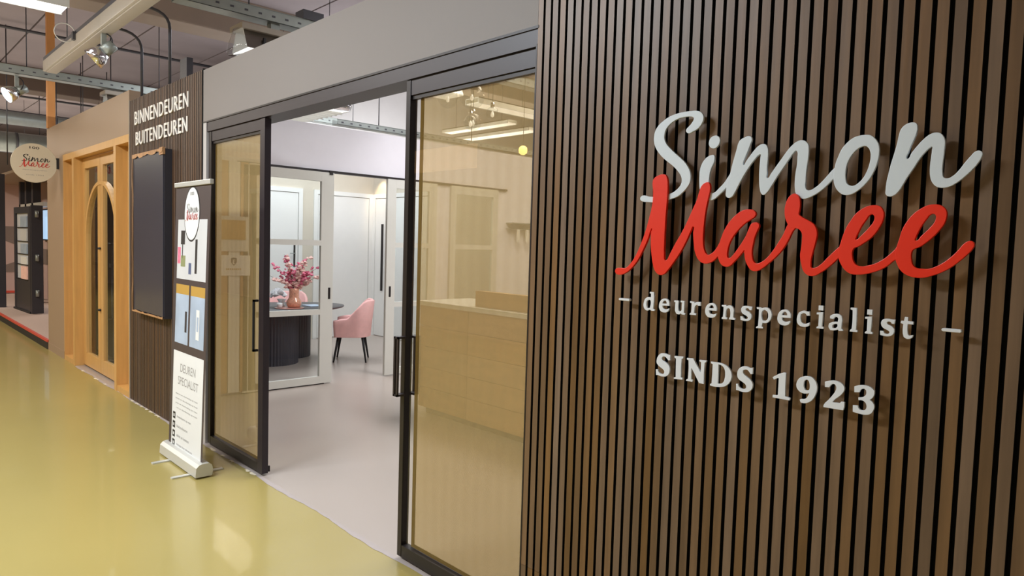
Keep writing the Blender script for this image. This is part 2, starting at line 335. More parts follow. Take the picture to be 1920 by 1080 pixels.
SCRIPT = [
('white', [[(-1.457,1.819),(-1.454,1.825),(-1.442,1.828),(-1.424,1.824),(-1.399,1.822),(-1.371,1.823),(-1.342,1.829),(-1.325,1.835),(-1.307,1.847),(-1.296,1.86),(-1.293,1.874),(-1.297,1.889),(-1.308,1.904),(-1.328,1.923),(-1.35,1.939),(-1.37,1.954),(-1.389,1.973),(-1.402,1.991),(-1.409,2.01),(-1.41,2.028),(-1.405,2.048),(-1.394,2.063),(-1.376,2.076),(-1.354,2.087),(-1.327,2.094),(-1.297,2.097),(-1.271,2.097),(-1.249,2.095),(-1.234,2.089),(-1.226,2.079),(-1.224,2.068),(-1.228,2.056),(-1.237,2.044),(-1.249,2.036),(-1.262,2.031),(-1.273,2.027),(-1.28,2.029),(-1.285,2.036),(-1.282,2.042),(-1.274,2.049),(-1.265,2.058),(-1.259,2.067),(-1.258,2.074),(-1.263,2.079),(-1.278,2.082),(-1.3,2.082),(-1.319,2.079),(-1.339,2.071),(-1.356,2.059),(-1.366,2.046),(-1.37,2.03),(-1.369,2.015),(-1.361,1.999),(-1.346,1.983),(-1.328,1.967),(-1.308,1.951),(-1.288,1.934),(-1.274,1.917),(-1.265,1.9),(-1.262,1.884),(-1.264,1.866),(-1.273,1.851),(-1.287,1.837),(-1.305,1.824),(-1.328,1.816),(-1.343,1.813),(-1.371,1.807),(-1.398,1.805),(-1.423,1.807),(-1.444,1.809),(-1.454,1.813)]]),
('white', [[(-1.18,2.009),(-1.168,2.006),(-1.162,1.998),(-1.162,1.987),(-1.168,1.977),(-1.178,1.971),(-1.189,1.973),(-1.197,1.981),(-1.198,1.992),(-1.193,2.003)]]),
('white', [[(-1.201,1.944),(-1.189,1.948),(-1.179,1.947),(-1.177,1.939),(-1.179,1.925),(-1.186,1.911),(-1.191,1.896),(-1.193,1.88),(-1.194,1.862),(-1.193,1.843),(-1.187,1.831),(-1.181,1.827),(-1.171,1.829),(-1.154,1.843),(-1.136,1.861),(-1.124,1.878),(-1.106,1.897),(-1.108,1.867),(-1.13,1.846),(-1.143,1.833),(-1.16,1.818),(-1.173,1.809),(-1.185,1.807),(-1.202,1.811),(-1.215,1.823),(-1.223,1.841),(-1.226,1.86),(-1.227,1.885),(-1.226,1.904),(-1.22,1.923),(-1.212,1.935)]]),
('white', [[(-1.094,1.982),(-1.088,1.989),(-1.076,1.994),(-1.063,1.997),(-1.055,1.993),(-1.053,1.986),(-1.057,1.974),(-1.064,1.955),(-1.072,1.935),(-1.078,1.914),(-1.075,1.91),(-1.067,1.921),(-1.055,1.937),(-1.041,1.954),(-1.029,1.965),(-1.017,1.969),(-1.007,1.966),(-1.001,1.956),(-0.999,1.942),(-0.999,1.924),(-1.0,1.901),(-0.999,1.88),(-0.999,1.868),(-0.995,1.866),(-0.985,1.879),(-0.971,1.899),(-0.954,1.922),(-0.938,1.944),(-0.924,1.959),(-0.91,1.968),(-0.897,1.97),(-0.886,1.965),(-0.879,1.956),(-0.877,1.944),(-0.877,1.924),(-0.879,1.899),(-0.881,1.874),(-0.881,1.851),(-0.881,1.837),(-0.876,1.827),(-0.867,1.825),(-0.853,1.831),(-0.835,1.846),(-0.818,1.865),(-0.803,1.882),(-0.791,1.891),(-0.787,1.871),(-0.801,1.858),(-0.818,1.84),(-0.836,1.824),(-0.855,1.812),(-0.872,1.805),(-0.886,1.803),(-0.896,1.809),(-0.906,1.819),(-0.91,1.835),(-0.911,1.855),(-0.91,1.878),(-0.907,1.904),(-0.907,1.923),(-0.908,1.938),(-0.913,1.943),(-0.921,1.937),(-0.933,1.92),(-0.95,1.895),(-0.967,1.87),(-0.983,1.844),(-0.996,1.825),(-1.007,1.818),(-1.013,1.823),(-1.018,1.837),(-1.021,1.857),(-1.022,1.881),(-1.022,1.908),(-1.021,1.929),(-1.022,1.941),(-1.028,1.939),(-1.04,1.927),(-1.056,1.907),(-1.073,1.881),(-1.088,1.854),(-1.101,1.829),(-1.11,1.816),(-1.122,1.813),(-1.129,1.818),(-1.13,1.829),(-1.128,1.847),(-1.119,1.883),(-1.114,1.908),(-1.108,1.932),(-1.101,1.958)]]),
('white', [[(-0.725,1.969),(-0.712,1.967),(-0.701,1.959),(-0.693,1.948),(-0.688,1.934),(-0.687,1.915),(-0.69,1.894),(-0.696,1.874),(-0.706,1.853),(-0.72,1.835),(-0.737,1.82),(-0.755,1.811),(-0.771,1.811),(-0.784,1.819),(-0.796,1.836),(-0.801,1.858),(-0.8,1.88),(-0.797,1.899),(-0.791,1.917),(-0.783,1.936),(-0.771,1.951),(-0.756,1.963),(-0.74,1.968)],[(-0.722,1.941),(-0.714,1.936),(-0.708,1.925),(-0.706,1.909),(-0.708,1.89),(-0.713,1.872),(-0.721,1.855),(-0.733,1.841),(-0.746,1.833),(-0.757,1.834),(-0.766,1.841),(-0.77,1.855),(-0.771,1.873),(-0.769,1.891),(-0.762,1.91),(-0.752,1.925),(-0.74,1.936),(-0.731,1.94)]]),
('white', [[(-0.635,1.975),(-0.628,1.984),(-0.619,1.989),(-0.609,1.99),(-0.601,1.987),(-0.598,1.978),(-0.599,1.964),(-0.604,1.947),(-0.61,1.931),(-0.615,1.915),(-0.619,1.899),(-0.615,1.897),(-0.606,1.912),(-0.593,1.93),(-0.579,1.946),(-0.566,1.956),(-0.554,1.959),(-0.544,1.956),(-0.537,1.948),(-0.533,1.936),(-0.533,1.916),(-0.534,1.894),(-0.535,1.874),(-0.534,1.857),(-0.531,1.846),(-0.522,1.842),(-0.51,1.847),(-0.496,1.862),(-0.485,1.879),(-0.473,1.895),(-0.464,1.905),(-0.457,1.906),(-0.451,1.901),(-0.452,1.892),(-0.459,1.877),(-0.471,1.861),(-0.485,1.846),(-0.501,1.832),(-0.517,1.823),(-0.533,1.821),(-0.545,1.825),(-0.555,1.837),(-0.56,1.854),(-0.561,1.876),(-0.56,1.898),(-0.559,1.916),(-0.56,1.926),(-0.565,1.924),(-0.576,1.913),(-0.589,1.895),(-0.601,1.873),(-0.614,1.851),(-0.624,1.831),(-0.634,1.814),(-0.644,1.805),(-0.655,1.803),(-0.662,1.808),(-0.663,1.82),(-0.662,1.841),(-0.658,1.864),(-0.654,1.887),(-0.648,1.912),(-0.642,1.94),(-0.639,1.96)]]),
('red', [[(-1.548,1.563),(-1.543,1.571),(-1.527,1.574),(-1.504,1.574),(-1.483,1.59),(-1.462,1.618),(-1.442,1.658),(-1.423,1.707),(-1.412,1.746),(-1.403,1.781),(-1.399,1.809),(-1.399,1.841),(-1.402,1.876),(-1.397,1.885),(-1.381,1.893),(-1.365,1.896),(-1.353,1.893),(-1.347,1.883),(-1.343,1.856),(-1.343,1.829),(-1.344,1.798),(-1.346,1.759),(-1.347,1.714),(-1.347,1.665),(-1.346,1.63),(-1.34,1.607),(-1.333,1.609),(-1.322,1.628),(-1.304,1.661),(-1.282,1.697),(-1.26,1.738),(-1.243,1.775),(-1.229,1.805),(-1.221,1.832),(-1.214,1.85),(-1.202,1.86),(-1.19,1.861),(-1.185,1.853),(-1.184,1.837),(-1.189,1.811),(-1.195,1.778),(-1.199,1.741),(-1.201,1.705),(-1.2,1.671),(-1.194,1.645),(-1.182,1.631),(-1.167,1.635),(-1.15,1.652),(-1.138,1.672),(-1.123,1.686),(-1.12,1.64),(-1.143,1.629),(-1.159,1.614),(-1.175,1.606),(-1.192,1.604),(-1.209,1.612),(-1.224,1.634),(-1.232,1.667),(-1.236,1.701),(-1.237,1.723),(-1.247,1.708),(-1.261,1.677),(-1.282,1.639),(-1.305,1.606),(-1.328,1.577),(-1.343,1.562),(-1.36,1.559),(-1.375,1.568),(-1.387,1.592),(-1.395,1.629),(-1.4,1.668),(-1.4,1.7),(-1.399,1.716),(-1.405,1.707),(-1.415,1.678),(-1.432,1.642),(-1.454,1.604),(-1.48,1.575),(-1.504,1.558),(-1.526,1.551),(-1.543,1.554)]]),
('red', [[(-1.043,1.773),(-1.032,1.77),(-1.025,1.762),(-1.027,1.753),(-1.04,1.744),(-1.056,1.734),(-1.072,1.72),(-1.087,1.703),(-1.099,1.686),(-1.108,1.667),(-1.112,1.649),(-1.113,1.633),(-1.11,1.624),(-1.102,1.623),(-1.092,1.632),(-1.077,1.652),(-1.063,1.673),(-1.051,1.694),(-1.043,1.715),(-1.036,1.729),(-1.028,1.733),(-1.017,1.732),(-1.012,1.725),(-1.017,1.71),(-1.024,1.692),(-1.028,1.671),(-1.031,1.648),(-1.029,1.628),(-1.022,1.613),(-1.014,1.609),(-0.998,1.614),(-0.98,1.628),(-0.963,1.65),(-0.947,1.675),(-0.933,1.7),(-0.923,1.725),(-0.913,1.737),(-0.9,1.721),(-0.907,1.71),(-0.919,1.683),(-0.933,1.658),(-0.952,1.635),(-0.974,1.614),(-0.995,1.597),(-1.013,1.588),(-1.027,1.589),(-1.041,1.603),(-1.05,1.622),(-1.054,1.642),(-1.055,1.65),(-1.06,1.645),(-1.073,1.629),(-1.088,1.613),(-1.103,1.599),(-1.117,1.597),(-1.13,1.603),(-1.14,1.619),(-1.143,1.629),(-1.141,1.661),(-1.133,1.69),(-1.123,1.714),(-1.107,1.738),(-1.088,1.757),(-1.067,1.77)]]),
('red', [[(-0.91,1.816),(-0.9,1.813),(-0.893,1.802),(-0.89,1.785),(-0.891,1.768),(-0.892,1.757),(-0.883,1.749),(-0.865,1.739),(-0.85,1.73),(-0.841,1.718),(-0.837,1.701),(-0.839,1.682),(-0.844,1.658),(-0.849,1.634),(-0.85,1.614),(-0.847,1.604),(-0.836,1.604),(-0.82,1.614),(-0.803,1.633),(-0.785,1.652),(-0.77,1.667),(-0.757,1.678),(-0.747,1.658),(-0.773,1.636),(-0.786,1.622),(-0.803,1.606),(-0.821,1.592),(-0.84,1.582),(-0.854,1.583),(-0.867,1.593),(-0.875,1.613),(-0.88,1.638),(-0.878,1.662),(-0.877,1.684),(-0.878,1.701),(-0.886,1.713),(-0.901,1.719),(-0.916,1.72),(-0.923,1.731),(-0.93,1.747),(-0.933,1.764),(-0.932,1.784),(-0.926,1.802),(-0.917,1.813)]]),
('red', [[(-0.687,1.778),(-0.674,1.775),(-0.666,1.765),(-0.663,1.754),(-0.665,1.738),(-0.672,1.721),(-0.682,1.704),(-0.694,1.69),(-0.708,1.679),(-0.722,1.669),(-0.734,1.663),(-0.738,1.652),(-0.737,1.639),(-0.733,1.626),(-0.724,1.616),(-0.71,1.613),(-0.694,1.616),(-0.676,1.622),(-0.658,1.633),(-0.643,1.646),(-0.63,1.66),(-0.621,1.67),(-0.613,1.641),(-0.629,1.635),(-0.644,1.621),(-0.661,1.609),(-0.679,1.601),(-0.699,1.595),(-0.719,1.592),(-0.736,1.593),(-0.752,1.602),(-0.763,1.616),(-0.77,1.63),(-0.773,1.644),(-0.772,1.66),(-0.768,1.678),(-0.763,1.698),(-0.755,1.72),(-0.745,1.738),(-0.733,1.756),(-0.719,1.768),(-0.703,1.776)],[(-0.692,1.756),(-0.686,1.752),(-0.684,1.745),(-0.686,1.735),(-0.694,1.722),(-0.705,1.708),(-0.717,1.695),(-0.726,1.686),(-0.731,1.686),(-0.73,1.694),(-0.724,1.709),(-0.717,1.725),(-0.707,1.741),(-0.7,1.752)]]),
('red', [[(-0.545,1.777),(-0.532,1.775),(-0.523,1.769),(-0.517,1.758),(-0.517,1.744),(-0.521,1.729),(-0.53,1.714),(-0.542,1.698),(-0.556,1.684),(-0.572,1.671),(-0.588,1.662),(-0.591,1.652),(-0.59,1.637),(-0.586,1.623),(-0.577,1.615),(-0.563,1.613),(-0.546,1.614),(-0.528,1.622),(-0.511,1.634),(-0.496,1.649),(-0.483,1.665),(-0.474,1.678),(-0.465,1.685),(-0.457,1.685),(-0.453,1.677),(-0.456,1.668),(-0.467,1.653),(-0.482,1.637),(-0.498,1.622),(-0.517,1.609),(-0.538,1.599),(-0.56,1.592),(-0.58,1.592),(-0.597,1.597),(-0.612,1.608),(-0.621,1.623),(-0.626,1.637),(-0.627,1.653),(-0.625,1.668),(-0.62,1.689),(-0.614,1.714),(-0.604,1.735),(-0.59,1.754),(-0.574,1.767),(-0.559,1.775)],[(-0.544,1.755),(-0.539,1.751),(-0.538,1.742),(-0.541,1.732),(-0.549,1.72),(-0.559,1.708),(-0.569,1.697),(-0.579,1.685),(-0.584,1.686),(-0.583,1.695),(-0.578,1.709),(-0.57,1.727),(-0.561,1.742),(-0.553,1.753)]])]
BIG = [
('S',[[(-1.361,1.266),(-1.357,1.278),(-1.348,1.288),(-1.334,1.291),(-1.321,1.29),(-1.315,1.288),(-1.309,1.289),(-1.309,1.272),(-1.315,1.271),(-1.321,1.277),(-1.327,1.281),(-1.336,1.282),(-1.341,1.277),(-1.342,1.272),(-1.337,1.267),(-1.327,1.262),(-1.316,1.256),(-1.31,1.248),(-1.309,1.236),(-1.312,1.225),(-1.321,1.216),(-1.332,1.213),(-1.345,1.213),(-1.354,1.215),(-1.361,1.214),(-1.363,1.232),(-1.356,1.233),(-1.352,1.225),(-1.344,1.22),(-1.335,1.22),(-1.329,1.225),(-1.329,1.232),(-1.335,1.238),(-1.345,1.243),(-1.356,1.25),(-1.361,1.257)]]),
('I',[[(-1.291,1.288),(-1.258,1.29),(-1.259,1.285),(-1.264,1.283),(-1.265,1.257),(-1.264,1.22),(-1.258,1.219),(-1.258,1.214),(-1.29,1.212),(-1.29,1.215),(-1.283,1.218),(-1.284,1.252),(-1.285,1.281),(-1.291,1.284)]]),
('N',[[(-1.243,1.288),(-1.22,1.289),(-1.191,1.247),(-1.19,1.249),(-1.19,1.282),(-1.197,1.285),(-1.196,1.288),(-1.172,1.289),(-1.173,1.285),(-1.178,1.282),(-1.179,1.251),(-1.178,1.213),(-1.194,1.213),(-1.224,1.258),(-1.226,1.256),(-1.225,1.22),(-1.219,1.218),(-1.22,1.213),(-1.243,1.213),(-1.242,1.216),(-1.236,1.22),(-1.235,1.255),(-1.237,1.282),(-1.243,1.284)]]),
('D',[[(-1.155,1.288),(-1.122,1.288),(-1.104,1.284),(-1.091,1.276),(-1.083,1.263),(-1.082,1.247),(-1.088,1.232),(-1.101,1.219),(-1.118,1.213),(-1.136,1.211),(-1.154,1.212),(-1.154,1.216),(-1.149,1.219),(-1.148,1.251),(-1.148,1.282),(-1.154,1.284)],[(-1.129,1.285),(-1.114,1.281),(-1.106,1.272),(-1.103,1.258),(-1.104,1.241),(-1.109,1.228),(-1.119,1.222),(-1.128,1.221),(-1.128,1.254)]]),
('S',[[(-1.062,1.264),(-1.059,1.277),(-1.05,1.286),(-1.038,1.29),(-1.027,1.289),(-1.02,1.287),(-1.012,1.29),(-1.012,1.271),(-1.018,1.27),(-1.023,1.276),(-1.029,1.281),(-1.038,1.281),(-1.044,1.277),(-1.044,1.271),(-1.04,1.265),(-1.029,1.258),(-1.018,1.251),(-1.011,1.242),(-1.01,1.233),(-1.014,1.222),(-1.023,1.214),(-1.035,1.211),(-1.048,1.211),(-1.056,1.213),(-1.063,1.213),(-1.064,1.231),(-1.059,1.232),(-1.054,1.223),(-1.046,1.219),(-1.038,1.219),(-1.031,1.223),(-1.03,1.229),(-1.034,1.236),(-1.045,1.242),(-1.057,1.249),(-1.061,1.256)]]),
('1',[[(-0.947,1.271),(-0.916,1.289),(-0.908,1.289),(-0.908,1.255),(-0.907,1.22),(-0.892,1.217),(-0.893,1.211),(-0.944,1.211),(-0.944,1.217),(-0.93,1.219),(-0.928,1.221),(-0.928,1.248),(-0.928,1.271),(-0.932,1.272),(-0.943,1.265)]]),
('9',[[(-0.847,1.289),(-0.834,1.289),(-0.823,1.282),(-0.817,1.271),(-0.815,1.258),(-0.818,1.243),(-0.825,1.227),(-0.836,1.216),(-0.848,1.211),(-0.859,1.211),(-0.862,1.218),(-0.859,1.22),(-0.851,1.221),(-0.843,1.226),(-0.838,1.235),(-0.835,1.243),(-0.844,1.24),(-0.858,1.24),(-0.868,1.246),(-0.874,1.256),(-0.873,1.269),(-0.867,1.28),(-0.858,1.286)],[(-0.847,1.28),(-0.852,1.276),(-0.854,1.266),(-0.853,1.257),(-0.849,1.249),(-0.842,1.248),(-0.836,1.252),(-0.835,1.26),(-0.837,1.273),(-0.841,1.28)]]),
('2',[[(-0.793,1.282),(-0.783,1.286),(-0.768,1.289),(-0.754,1.287),(-0.744,1.281),(-0.74,1.271),(-0.744,1.259),(-0.753,1.248),(-0.765,1.236),(-0.771,1.227),(-0.749,1.228),(-0.746,1.233),(-0.738,1.233),(-0.738,1.22),(-0.74,1.211),(-0.793,1.21),(-0.793,1.215),(-0.78,1.233),(-0.769,1.249),(-0.762,1.263),(-0.761,1.273),(-0.765,1.28),(-0.772,1.281),(-0.777,1.276),(-0.781,1.269),(-0.792,1.268)]]),
('3',[[(-0.713,1.282),(-0.701,1.287),(-0.686,1.289),(-0.671,1.286),(-0.662,1.279),(-0.662,1.268),(-0.666,1.259),(-0.673,1.252),(-0.665,1.247),(-0.66,1.237),(-0.662,1.225),(-0.668,1.215),(-0.681,1.21),(-0.696,1.21),(-0.713,1.212),(-0.714,1.229),(-0.702,1.23),(-0.699,1.223),(-0.692,1.219),(-0.684,1.22),(-0.679,1.227),(-0.679,1.237),(-0.684,1.245),(-0.692,1.248),(-0.7,1.247),(-0.701,1.253),(-0.692,1.255),(-0.684,1.261),(-0.681,1.268),(-0.682,1.277),(-0.687,1.281),(-0.694,1.279),(-0.698,1.274),(-0.7,1.269),(-0.712,1.267)]])]
SMALL = {
'd':[[(0.532,1.409),(0.872,1.409),(0.894,0.978),(0.872,0.398),(0.851,0.183),(1.0,0.118),(0.979,0.054),(0.681,0.054),(0.574,0.118),(0.34,0.011),(0.128,0.097),(0.0,0.333),(0.021,0.613),(0.149,0.892),(0.383,1.0),(0.638,0.978),(0.638,1.301),(0.511,1.323)],[(0.426,0.849),(0.255,0.72),(0.234,0.462),(0.298,0.226),(0.426,0.161),(0.574,0.226),(0.617,0.376),(0.638,0.72),(0.574,0.828)]],
'e':[[(0.475,1.0),(0.8,0.957),(0.975,0.785),(1.0,0.527),(0.3,0.505),(0.375,0.312),(0.575,0.226),(0.8,0.247),(0.975,0.312),(0.95,0.204),(0.775,0.054),(0.5,0.011),(0.2,0.075),(0.025,0.269),(0.0,0.548),(0.15,0.849)],[(0.5,0.892),(0.35,0.785),(0.3,0.634),(0.75,0.634),(0.725,0.785),(0.625,0.871)]],
'u':[[(0.021,0.957),(0.362,0.957),(0.34,0.57),(0.383,0.269),(0.553,0.183),(0.702,0.312),(0.702,0.72),(0.723,0.871),(0.574,0.892),(0.574,0.978),(0.894,0.957),(0.894,0.505),(0.872,0.14),(1.0,0.097),(0.979,0.011),(0.702,0.032),(0.66,0.118),(0.489,0.011),(0.255,0.032),(0.128,0.204),(0.106,0.548),(0.128,0.849),(0.0,0.871)]],
'r':[[(0.0,0.957),(0.4,0.935),(0.429,0.828),(0.629,0.935),(1.0,0.957),(1.0,0.72),(0.771,0.72),(0.686,0.785),(0.486,0.656),(0.429,0.398),(0.4,0.161),(0.6,0.118),(0.6,0.032),(0.0,0.032),(0.029,0.118),(0.143,0.161),(0.171,0.505),(0.171,0.849),(0.0,0.871)]],
'n':[[(0.0,0.935),(0.312,0.957),(0.312,0.849),(0.521,0.957),(0.729,0.914),(0.875,0.742),(0.875,0.462),(0.875,0.161),(1.0,0.118),(1.0,0.032),(0.583,0.032),(0.604,0.118),(0.667,0.183),(0.667,0.484),(0.625,0.72),(0.521,0.785),(0.375,0.742),(0.312,0.57),(0.312,0.14),(0.417,0.097),(0.396,0.011),(0.042,0.011),(0.042,0.097),(0.125,0.14),(0.146,0.505),(0.146,0.828),(0.0,0.871)]],
's':[[(0.057,0.828),(0.2,0.957),(0.514,1.0),(0.771,0.978),(1.0,0.978),(0.971,0.763),(0.8,0.763),(0.743,0.849),(0.543,0.871),(0.4,0.806),(0.486,0.699),(0.8,0.591),(0.971,0.462),(0.971,0.247),(0.8,0.075),(0.486,0.011),(0.2,0.032),(0.029,0.054),(0.0,0.269),(0.2,0.269),(0.286,0.161),(0.486,0.118),(0.686,0.183),(0.686,0.29),(0.514,0.376),(0.2,0.484),(0.057,0.634)]],
'p':[[(0.0,0.978),(0.298,0.978),(0.319,0.914),(0.553,1.0),(0.809,0.957),(0.979,0.742),(1.0,0.441),(0.872,0.161),(0.66,0.011),(0.426,0.011),(0.383,-0.247),(0.468,-0.29),(0.468,-0.355),(0.021,-0.376),(0.043,-0.312),(0.149,-0.247),(0.17,0.247),(0.17,0.871),(0.021,0.892)],[(0.553,0.871),(0.426,0.828),(0.34,0.677),(0.362,0.29),(0.447,0.14),(0.638,0.14),(0.766,0.269),(0.809,0.505),(0.745,0.742)]],
'c':[[(0.514,1.022),(0.757,0.978),(0.946,1.0),(0.973,0.763),(0.784,0.742),(0.649,0.871),(0.459,0.892),(0.27,0.785),(0.243,0.57),(0.324,0.312),(0.541,0.204),(0.784,0.226),(1.0,0.312),(1.0,0.161),(0.784,0.054),(0.459,0.032),(0.162,0.118),(0.0,0.333),(0.0,0.591),(0.108,0.871)]],
'i':[[(0.0,0.978),(0.818,1.022),(0.818,0.634),(0.773,0.161),(1.0,0.118),(1.0,0.032),(0.091,0.032),(0.091,0.097),(0.318,0.161),(0.318,0.527),(0.318,0.892),(0.0,0.892)]],
'a':[[(0.073,0.871),(0.268,0.978),(0.585,1.022),(0.829,0.935),(0.902,0.742),(0.878,0.419),(0.878,0.161),(1.0,0.097),(0.976,0.054),(0.732,0.032),(0.659,0.118),(0.39,0.032),(0.122,0.032),(0.0,0.204),(0.024,0.398),(0.244,0.505),(0.634,0.548),(0.659,0.763),(0.561,0.849),(0.415,0.871),(0.293,0.72),(0.073,0.742)],[(0.61,0.441),(0.366,0.419),(0.244,0.333),(0.244,0.183),(0.366,0.14),(0.537,0.183),(0.634,0.29)]],
'l':[[(0.0,1.43),(0.762,1.43),(0.81,0.828),(0.81,0.14),(1.0,0.118),(1.0,0.032),(0.048,0.032),(0.095,0.097),(0.286,0.161),(0.333,0.699),(0.286,1.301),(0.0,1.344)]],
't':[[(0.25,0.957),(0.312,1.194),(0.531,1.194),(0.531,0.978),(0.969,0.957),(0.969,0.828),(0.531,0.828),(0.531,0.527),(0.594,0.226),(0.719,0.161),(1.0,0.204),(0.969,0.118),(0.844,0.032),(0.562,-0.011),(0.312,0.075),(0.219,0.29),(0.219,0.806),(0.0,0.849),(0.031,0.957)]]}
def struct(o, label, cat='wall'):
    return tag(o, label, cat, None, 'structure')
# ================================================================ structure: floors
fl = boxes('floor', [(-30, 2.5, -6.0, 0.0, -.12, 0.0), (-30, -11.45, 0, 9, -.12, -.001)], M_YEL); struct(fl, 'glossy yellow poured floor of the corridor', 'floor')
fl2 = box('floor', (-11.45, 2.5, 0.0, 9.0, -.12, 0.0), M_FLOOR); struct(fl2, 'pinkish grey poured floor inside the shop', 'floor')
# irregular threshold strip with torn tape
vs, fs = [], []
n = 150; random.seed(3)
for i in range(n+1):
    x = -9.85+(-2.0+9.85)*i/n
    y = -.012-.01*math.sin(i*.31)-random.uniform(0, .009)
    vs += [(x, y, .0012), (x, .012, .0012)]
for i in range(n): fs.append((2*i, 2*i+2, 2*i+3, 2*i+1))
recentre(finish('trim_1', vs, fs, M_SILL)); struct(bpy.data.objects['trim_1'], 'ragged grey joint strip between yellow floor and shop floor', 'trim')
for i, (x, L) in enumerate([(-9.5, .1), (-8.9, .14), (-8.5, .06), (-7.5, .05), (-7.35, .07), (-7.2, .04), (-7.05, .05), (-6.93, .06), (-6.75, .09), (-5.45, .1), (-5.22, .05), (-5.05, .05), (-4.78, .06), (-4.7, .08)]):
    pts = [(x+L*t, -.014-.016*abs(math.sin(3*t+i)), .003) for t in (0, .25, .5, .75, 1)]
    v = [p for p in pts]+[(x+L*(1-t), -.005, .003) for t in (0, .25, .5, .75, 1)]
    o = finish('tape_scrap', [(a, b, .0015) for a, b, c in v]+v, [tuple(range(10, 20)), tuple(range(9, -1, -1))]+[(k, (k+1) % 10, 10+(k+1) % 10, 10+k) for k in range(10)], M_TAPE)
    recentre(o); tag(o, 'small torn scrap of white tape on the floor joint', 'tape', 'tape scraps along the floor joint')

# ================================================================ slatted walls
def slat_wall(name, x0, x1, top, label, seam, phase, veneer):
    root = box(name, (x0, x1, .018, .045, 0, top), M_BLACK); root['kind'] = 'structure'; tag(root, label, 'wall', None, 'structure')
    def one(h):
        vs, fs = V((-.0138, .0138, 0, .018, 0, h)); me = bpy.data.meshes.new('slat'); me.from_pydata(vs, [], fs)
        me.materials.append(veneer); me.materials.append(M_BLACK)
        for i, p in enumerate(me.polygons): p.material_index = 0 if i in (1, 2) else 1
        return me
    me1 = one(top-seam-.0015); me0 = one(seam) if seam else None
    k = 0
    while True:
        x = phase+.04*k; k += 1
        if x-.0142 < x0-.001: continue
        if x+.0142 > x1+.001: break
        for me, z in ((me1, seam+(.0015 if seam else 0)), (me0, 0)):
            if me is None: continue
            o = bpy.data.objects.new('slat', me); COL.objects.link(o); o.parent = root; o.location = (x, 0, z)
    return root
sw1 = slat_wall('wall_right', -2.02, 1.0, 3.3, 'dark walnut slatted wall carrying the big white and red lettering', .30, -2.005, M_SLAT)
sw2 = slat_wall('wall_front', -7.6, -5.66, 2.94, 'dark walnut slatted wall with the white words above the wrapped screen', 0, -7.585, M_SLAT_SHADE)
boxes('edge_board', [(-5.668, -5.655, -.002, .06, 0, 2.945)], M_BLACK, sw2)
boxes('edge_board', [(-7.612, -7.601, -.004, .06, 0, 2.945)], M_TRUNK, sw2)
back1 = box('wall_front', (-2.02, 1.0, .045, .12, 0, 3.3), M_GREYW); struct(back1, 'plain stud wall behind the walnut slats beside the right glass door')
back2 = boxes('wall_front', [(-7.6, -5.66, .045, .12, 0, 2.93), (-5.66, -5.59, .0, .12, 0, 2.53)], M_GREYW); struct(back2, 'narrow grey wall strip between walnut slats and the left glass door')

# ================================================================ lintel, beige wall
lin = box('wall_front', (-5.66, -2.02, .0, .12, 2.53, 2.93), M_LINTEL); struct(lin, 'taupe painted lintel above the bronze sliding doors')
lin['label'] = 'taupe painted lintel above the bronze sliding doors'
bw = boxes('wall_left', [(-11.45, -10.48, 0, .12, 0, 3.05), (-10.48, -7.61, 0, .12, 2.62, 3.05), (-11.45, -11.33, .12, 4.7, 0, 3.05)], M_BEIGE); struct(bw, 'beige painted wall around the oak double doors')
bb = box('baseboard_left', (-11.45, -10.48, -.006, 0, 0, .1), M_BEIGE); struct(bb, 'low beige baseboard left of the oak doors', 'baseboard')
# ================================================================ oak doorset
dr = thing('door_3', (-9.06, 0, 0), 'oak double doors with an arched glazing bar in a deep oak frame', 'door', kind='structure')
FX0, FX1 = -10.47, -7.615
box('head', (FX0, FX1, -.004, .12, 2.55, 2.625), M_OAK, dr)
box('niche_back', (FX0, -9.93, .10, .12, .06, 2.55), M_OAK, dr)
box('niche_back', (-8.13, FX1, .10, .12, .06, 2.55), M_OAK, dr)
box('niche_side', (FX0, FX0+.03, -.004, .10, .06, 2.55), M_OAK, dr)
box('niche_side', (FX1-.012, FX1, -.004, .10, .06, 2.55), M_OAK, dr)
box('sill', (FX0, -9.93, -.004, .12, 0, .06), M_OAK, dr)
box('sill', (-8.13, FX1, -.004, .12, 0, .06), M_OAK, dr)
for x in (-9.96, -8.13): box('post', (x, x+.09 if x < -9 else x+.08, -.01, .12, 0, 2.55), M_OAK, dr)
def oak_leaf(x0, x1, cx):
    lf = boxes('door_leaf', [(x0, x0+.11, .085, .13, .02, 2.54), (x1-.11, x1, .085, .13, .02, 2.54), (x0+.11, x1-.11, .085, .13, 2.42, 2.54), (x0+.11, x1-.11, .085, .13, .02, .18)], M_OAK, dr)
    box('pane', (x0+.105, x1-.105, .104, .11, .175, 2.425), M_GLASS2, lf)
    return lf
l1 = oak_leaf(-9.87, -9.065, -9.06); l2 = oak_leaf(-9.055, -8.13, -9.06)
